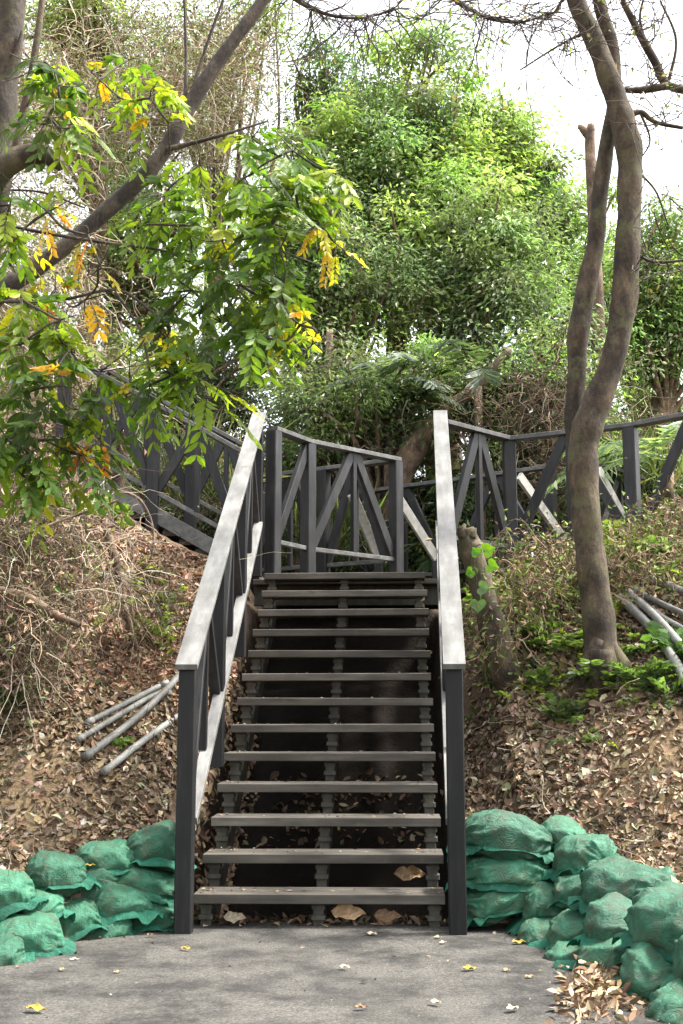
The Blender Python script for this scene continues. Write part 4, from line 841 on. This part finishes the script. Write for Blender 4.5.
# leaning bare trunks in the shade behind
for lab, pts, Yd in (('brown leaning trunk rising right behind the right handrail top', [(395, 500, 26), (410, 455, 26), (440, 418, 20), (480, 385, 15), (510, 350, 9)], 14.2),
                     ('thin brown trunk behind the left end of the landing railing', [(300, 560, 10), (312, 440, 12), (325, 400, 10), (330, 330, 7)], 14.2)):
    t = thing('leaning_tree', lab, 'tree', loc=at(pts[0][0], pts[0][1], Yd)); m = MB(); px_tube(m, [(pts[0][0], pts[0][1]+90, pts[0][2])]+pts, Yd, .08, 12, 3); m.build('trunk', M['barkbrown'], t)

# ------------------------------------------------------------------ dry vines and brush
def thicket(name, label, vols, L, rad, pal, wts, seed, K=7, wander=.45, sag=.12, mat='twig', up=0.2, nleaf=0, leafpal=None):
    r = np.random.default_rng(seed); m = MB()
    for (px, py, Yd, sx, sy, dep, n) in vols:
        k = Yd/F_PX; c = at(px, py, Yd); p = c+r.normal(size=(n, 3))*[sx*k, dep, sy*k]*.6
        p[:, 2] = np.maximum(p[:, 2], height(p[:, 0], p[:, 1]))
        twigs(m, p, r.normal(size=(n, 3))+[0, 0, up], r.uniform(.4, 1.0, n)*L, r.uniform(.4, 1.0, n)*rad, pick(n, pal, wts, .2, r), K, wander, sag, r)
        if nleaf:
            q = int(n*nleaf); i = r.integers(0, n, q); b = p[i]+r.normal(0, .12, (q, 3)); Ls = r.uniform(.03, .07, q)
            leaves(m, b, r.normal(size=(q, 3)), r.normal(size=(q, 3)), Ls, Ls*.5, pick(q, leafpal, [1]*len(leafpal), .2, r), .3, .3, False)
    return tag(m.build(name, M[mat], smooth=False), label, 'brush', kind='stuff')
TP = [(.34, .27, .19), (.46, .38, .28), (.20, .15, .10), (.52, .45, .35)]
thicket('dry_vines', 'pale brown tangle of dry vines on the hillside, upper left', [(50, 110, 15, 80, 80, 1.0, 700), (180, 110, 16.5, 70, 70, 1.0, 850), (235, 60, 17, 40, 45, .8, 220), (30, 280, 13.5, 60, 90, 1.0, 700), (80, 390, 13.2, 60, 40, .8, 300), (140, 40, 17, 90, 50, 1, 400)], 1.0, .010, TP, [3, 3, 1.5, 1.5], 31, nleaf=7, leafpal=[(.33, .26, .17), (.18, .24, .06), (.26, .32, .09), (.13, .18, .05), (.22, .24, .12)])
thicket('dry_brush', 'dense grey-brown tangle of dead twigs on the left bank', [(20, 560, 8.4, 55, 70, .3, 850), (35, 625, 8.2, 40, 40, .18, 480), (5, 630, 7.9, 40, 45, .22, 380), (70, 535, 9.0, 45, 30, .25, 260), (20, 480, 8.8, 60, 50, .4, 500), (150, 600, 9.0, 30, 50, .12, 120)], .55, .0045, [(.19, .14, .09), (.10, .072, .05), (.36, .29, .20), (.06, .042, .03)], [3, 2.5, 1.4, 2], 32, nleaf=1.5, leafpal=[(.36, .26, .18), (.18, .12, .08), (.16, .19, .07)])
thicket('shaded_vines', 'brown hanging vines in the shade behind the right railing', [(500, 410, 13.8, 60, 30, .4, 150), (560, 400, 13.6, 40, 50, .4, 300), (340, 440, 14.4, 60, 40, .5, 160), (200, 470, 13.4, 50, 40, .4, 250), (630, 440, 14, 40, 40, .4, 150), (560, 470, 13.4, 50, 30, .3, 200)], .9, .008, [(.17, .12, .085), (.26, .19, .14), (.10, .07, .05)], [2, 1.5, 2], 33, nleaf=1.5, leafpal=[(.2, .14, .09), (.12, .16, .05)])
thicket('dead_stalks', 'brittle brown stalks and roots on the right bank around the stump', [(530, 590, 9.3, 40, 40, .3, 420), (500, 640, 9.0, 30, 30, .2, 160), (640, 570, 9.3, 50, 25, .3, 350), (555, 560, 9.6, 50, 20, .3, 260), (660, 540, 9.8, 30, 25, .2, 300)], .4, .004, [(.24, .17, .11), (.34, .26, .18), (.13, .09, .06)], [2, 1, 2], 34, nleaf=2, leafpal=[(.34, .25, .16), (.2, .25, .06), (.12, .18, .04)])
thicket('hanging_stems', 'long straw coloured stems and roots hanging down the left bank', [(60, 540, 8.6, 60, 40, .3, 110), (120, 580, 9.0, 30, 50, .2, 80), (30, 640, 7.9, 50, 40, .2, 50)], 1.0, .0042, [(.42, .36, .27), (.55, .48, .38), (.2, .15, .1)], [3, 1.5, 2], 35, K=12, wander=.22, sag=.10, up=-.2)
# a few thick dead branches on the left bank
for lab, pts, Yd in (('thick dead branch lying level in the brush at the photo left edge', [(-10, 588, 10), (25, 598, 13), (55, 615, 10), (80, 625, 6)], 7.9),
                     ('long pale root running down the left bank towards the conduits', [(103, 520, 10), (118, 570, 9), (125, 610, 9), (140, 660, 5)], 9.2),
                     ('thin arching vine stem over the top of the left bank', [(112, 488, 3), (140, 500, 3), (153, 530, 3), (150, 560, 2), (135, 575, 2)], 9.6),
                     ('thin dark stick slanting across the left bank above the brush', [(-5, 545, 3), (50, 525, 3), (118, 500, 2)], 8.2)):
    t = thing('dead_branch', lab, 'branch', 'dead branches on the left bank', loc=at(pts[0][0], pts[0][1], Yd)); m = MB(); px_tube(m, pts, Yd, .08, 8, 3); m.build('wood', M['barkbrown'], t)

# ------------------------------------------------------------------ green plants on the banks
def rosette(name, label, px, py, n, L, seed, kind='fern', col=(.09, .15, .04), grp=None, cat=None):
    r = np.random.default_rng(seed); p = ground_px(px, py, 6.5); t = thing(name, label, cat or name, grp, loc=p)
    L = L*1.35; n = int(n*1.15); col = tuple(np.array(col)*.75+np.array([.03, .03, .018])); a = r.uniform(0, 6.28, n); d = np.stack([np.cos(a), np.sin(a), r.uniform(.6, 2.0, n)], -1); b = np.tile(p, (n, 1))+r.normal(0, .02, (n, 3))
    lm = MB(); c = np.clip(np.array([col])*r.normal(1, .2, (n, 1)), .01, .8)
    if kind == 'fern': pinnate(lm, lm, b, d, L*r.uniform(.7, 1.2, n), 11, L*.26, L*.075, c, (.12, .12, .05), .45, r=r, hang=.1)
    else: pinnate(lm, lm, b, d, L*r.uniform(.6, 1.2, n), 4, L*.42, L*.2, c, (.12, .13, .05), .3, r=r, hang=.15)
    lm.build('fronds' if kind == 'fern' else 'foliage', M['leaf'], t, smooth=False)
GF = 'ferns and weeds on the right bank'
rosette('fern', 'bright green fern at the root of the twin-stemmed tree, left side', 558, 655, 12, .30, 1, grp=GF)
rosette('fern', 'arching fern hanging below the tree roots in front of the bare earth', 590, 690, 9, .28, 2, col=(.07, .13, .03), grp=GF)
rosette('fern', 'yellow-green fern climbing beside the tree trunk', 570, 605, 10, .22, 3, col=(.20, .27, .03), grp=GF)
rosette('fern', 'fern under the conduits right of the tree', 640, 690, 10, .26, 4, col=(.06, .12, .03), grp=GF)
rosette('fern', 'small fern halfway down the right bank below the tree', 582, 745, 5, .18, 5, col=(.06, .11, .03), grp=GF)
rosette('fern', 'bright fern clump behind the twin-stemmed tree under the railing', 625, 560, 14, .26, 6, col=(.20, .28, .03), grp=GF)
for i, (a, b, n_, L_, c_, lab) in enumerate([(490, 600, 9, .20, (.14, .24, .04), 'leafy weed just right of the leaning stump'), (520, 585, 10, .20, (.20, .27, .04), 'yellow-green weed under the railing corner post'),
    (548, 600, 10, .18, (.18, .26, .03), 'leafy weed between the stump and the tree'), (500, 620, 8, .14, (.10, .17, .03), 'small weed at the stump foot'), (540, 640, 10, .18, (.08, .15, .03), 'dark weed left of the fern by the tree'),
    (612, 545, 10, .2, (.22, .3, .04), 'bright weed right behind the tree trunk'), (660, 560, 12, .2, (.10, .2, .03), 'green weed above the uppermost conduit'), (640, 545, 9, .18, (.2, .26, .04), 'yellowish weed by the second railing post'),
    (680, 660, 9, .24, (.08, .2, .03), 'broad-leaved plant at the right edge over the conduits'), (620, 660, 9, .2, (.07, .14, .03), 'weed beside the bend of the thick conduit'), (672, 700, 9, .2, (.06, .12, .03), 'dark weed at the right edge above the bare earth'),
    (540, 690, 7, .16, (.06, .11, .03), 'low grey-green weed on the leafy slope left of the arching fern'), (560, 720, 8, .16, (.06, .10, .04), 'low weed above the bare earth'), (500, 690, 5, .14, (.07, .12, .03), 'sparse weed on the leafy slope beside the right handrail'),
    (476, 720, 4, .12, (.08, .14, .03), 'tiny weed close to the right handrail post'), (600, 640, 6, .16, (.09, .17, .04), 'small weed growing against the tree trunk foot')]):
    rosette('weed', lab, a, b, n_, L_, 50+i, 'weed', c_, GF)
GF2 = 'plants on the left bank'
for i, (a, b, n_, L_, c_, lab) in enumerate([(105, 520, 9, .2, (.16, .28, .03), 'bright green weed on top of the left bank'), (50, 600, 7, .16, (.16, .25, .04), 'green weed inside the dry brush'), (80, 560, 6, .14, (.18, .28, .04), 'small bright weed above the dead branch'),
    (165, 610, 10, .16, (.13, .17, .05), 'grassy tuft halfway up the left bank'), (150, 640, 8, .14, (.13, .17, .05), 'grassy weed above the conduits'), (116, 752, 5, .12, (.12, .24, .04), 'small green weed sprouting between the conduits'),
    (12, 712, 8, .2, (.04, .09, .03), 'dark leaved plant at the left edge above the bare earth'), (12, 680, 9, .2, (.04, .08, .02), 'dark fern-like weed at the left edge'), (60, 520, 9, .2, (.1, .2, .03), 'weed beneath the drooping branches')]):
    rosette('weed', lab, a, b, n_, L_, 80+i, 'weed', c_, GF2)
gc = MB(); specs = [(520, 610, 55, 45, 230), (560, 690, 45, 35, 70), (520, 680, 30, 40, 50), (640, 560, 60, 25, 240), (650, 690, 40, 30, 60), (590, 640, 60, 30, 50), (150, 610, 35, 45, 120), (60, 580, 60, 50, 90), (110, 520, 40, 15, 60)]
for px_, py_, sx_, sy_, n_ in specs:
    P = np.array([ground_px(px_+rng.normal(0, sx_*.6), py_+rng.normal(0, sy_*.6), 6.8, 14) for _ in range(n_)])
    a_ = rng.uniform(0, 6.28, n_); d_ = np.stack([np.cos(a_), np.sin(a_), rng.uniform(.6, 2.2, n_)], -1)
    pinnate(gc, gc, P, d_, rng.uniform(.08, .2, n_), 5, .05, .02, pick(n_, [(.10, .15, .05), (.17, .24, .05), (.24, .30, .05), (.10, .12, .07)], [2, 2, 1.2, 2]), (.15, .14, .08), .4, hang=.2)
tag(gc.build('ground_cover', M['leaf'], smooth=False), 'small seedlings and grassy green sprigs scattered over both banks', 'ground cover', kind='stuff')
# vine leaves beside the stump (heart shaped, single)
vn = thing('heart_leaved_vine', 'vine with large bright heart-shaped leaves climbing the leaning stump', 'vine', loc=at(475, 600, 8.85))
m = MB(); m.tube([at(470, 610, 8.86), at(476, 580, 8.82), at(470, 560, 8.8), at(478, 545, 8.8), at(486, 548, 8.78)], .004, 6, smooth=4); m.build('stem', M['stump'], vn)
for (a, b, sz, ang, c_) in ((488, 550, .12, .3, (.22, .42, .03)), (492, 566, .11, -.3, (.20, .40, .03)), (476, 552, .09, 2.2, (.12, .3, .03)), (478, 605, .12, -1.6, (.12, .22, .09)), (483, 588, .11, -.2, (.14, .24, .11)), (470, 572, .08, -2.6, (.12, .28, .03))):
    lm = MB(); p = at(a, b, 8.74); n_ = 10; th = np.linspace(0, 2*np.pi, 17)[:-1]
    hx = 16*np.sin(th)**3/32; hy = (13*np.cos(th)-5*np.cos(2*th)-2*np.cos(3*th)-np.cos(4*th))/32
    x2 = (-hy)*math.cos(ang)-hx*math.sin(ang); z2 = (-hy)*math.sin(ang)+hx*math.cos(ang)
    rim_ = np.stack([p[0]+x2*sz, p[1]-.02*np.abs(hx), p[2]+z2*sz], -1); lm.add(np.vstack([rim_, p+[0, .015, 0]]), [(16, i, (i+1) % 16) for i in range(16)], c_)
    lm.build('leaf', M['leaf'], vn, smooth=True)

# bare twigs hanging over the top of the picture
for lab, pts, Yd, sd in (('bare twiggy bough hanging over the top centre, left of the tallest tree', [(250, -60, 9), (285, -10, 6), (320, 12, 4), (360, 18, 3), (400, 8, 2)], 7.5, 1), ('bare twiggy bough hanging over the top centre, towards the twin stems', [(430, -60, 8), (440, -15, 5), (480, 15, 4), (520, 22, 3), (552, 12, 2)], 7.8, 2)):
    t = thing('bare_bough', lab, 'branch', 'bare boughs over the picture top', loc=at(pts[0][0], pts[0][1], Yd)); r_ = np.random.default_rng(sd)
    P = br(t, M['barkdark'], pts, Yd, sides=7)
    P = np.array(P); n = 110; i = r_.integers(0, len(P)-1, n); f_ = r_.uniform(size=(n, 1)); b = P[i]*(1-f_)+P[i+1]*f_
    m = MB(); Q = twigs(m, b, r_.normal(size=(n, 3))*[1, .5, .6]+[0, 0, -.35], r_.uniform(.3, 1.0, n), r_.uniform(.0035, .006, n), np.tile((.09, .07, .055), (n, 1)), 8, .3, .02, r_); m.build('twig', M['twig'], t)
    q = Q[:, -3:].reshape(-1, 3); k = r_.integers(0, len(q), 130); m = MB(); leaves(m, q[k], r_.normal(size=(130, 3))+[0, 0, -.6], r_.normal(size=(130, 3)), r_.uniform(.03, .06, 130), r_.uniform(.012, .02, 130), pick(130, [(.12, .17, .04), (.2, .15, .08)], [2, 1])); m.build('foliage', M['leaf'], t, smooth=False)
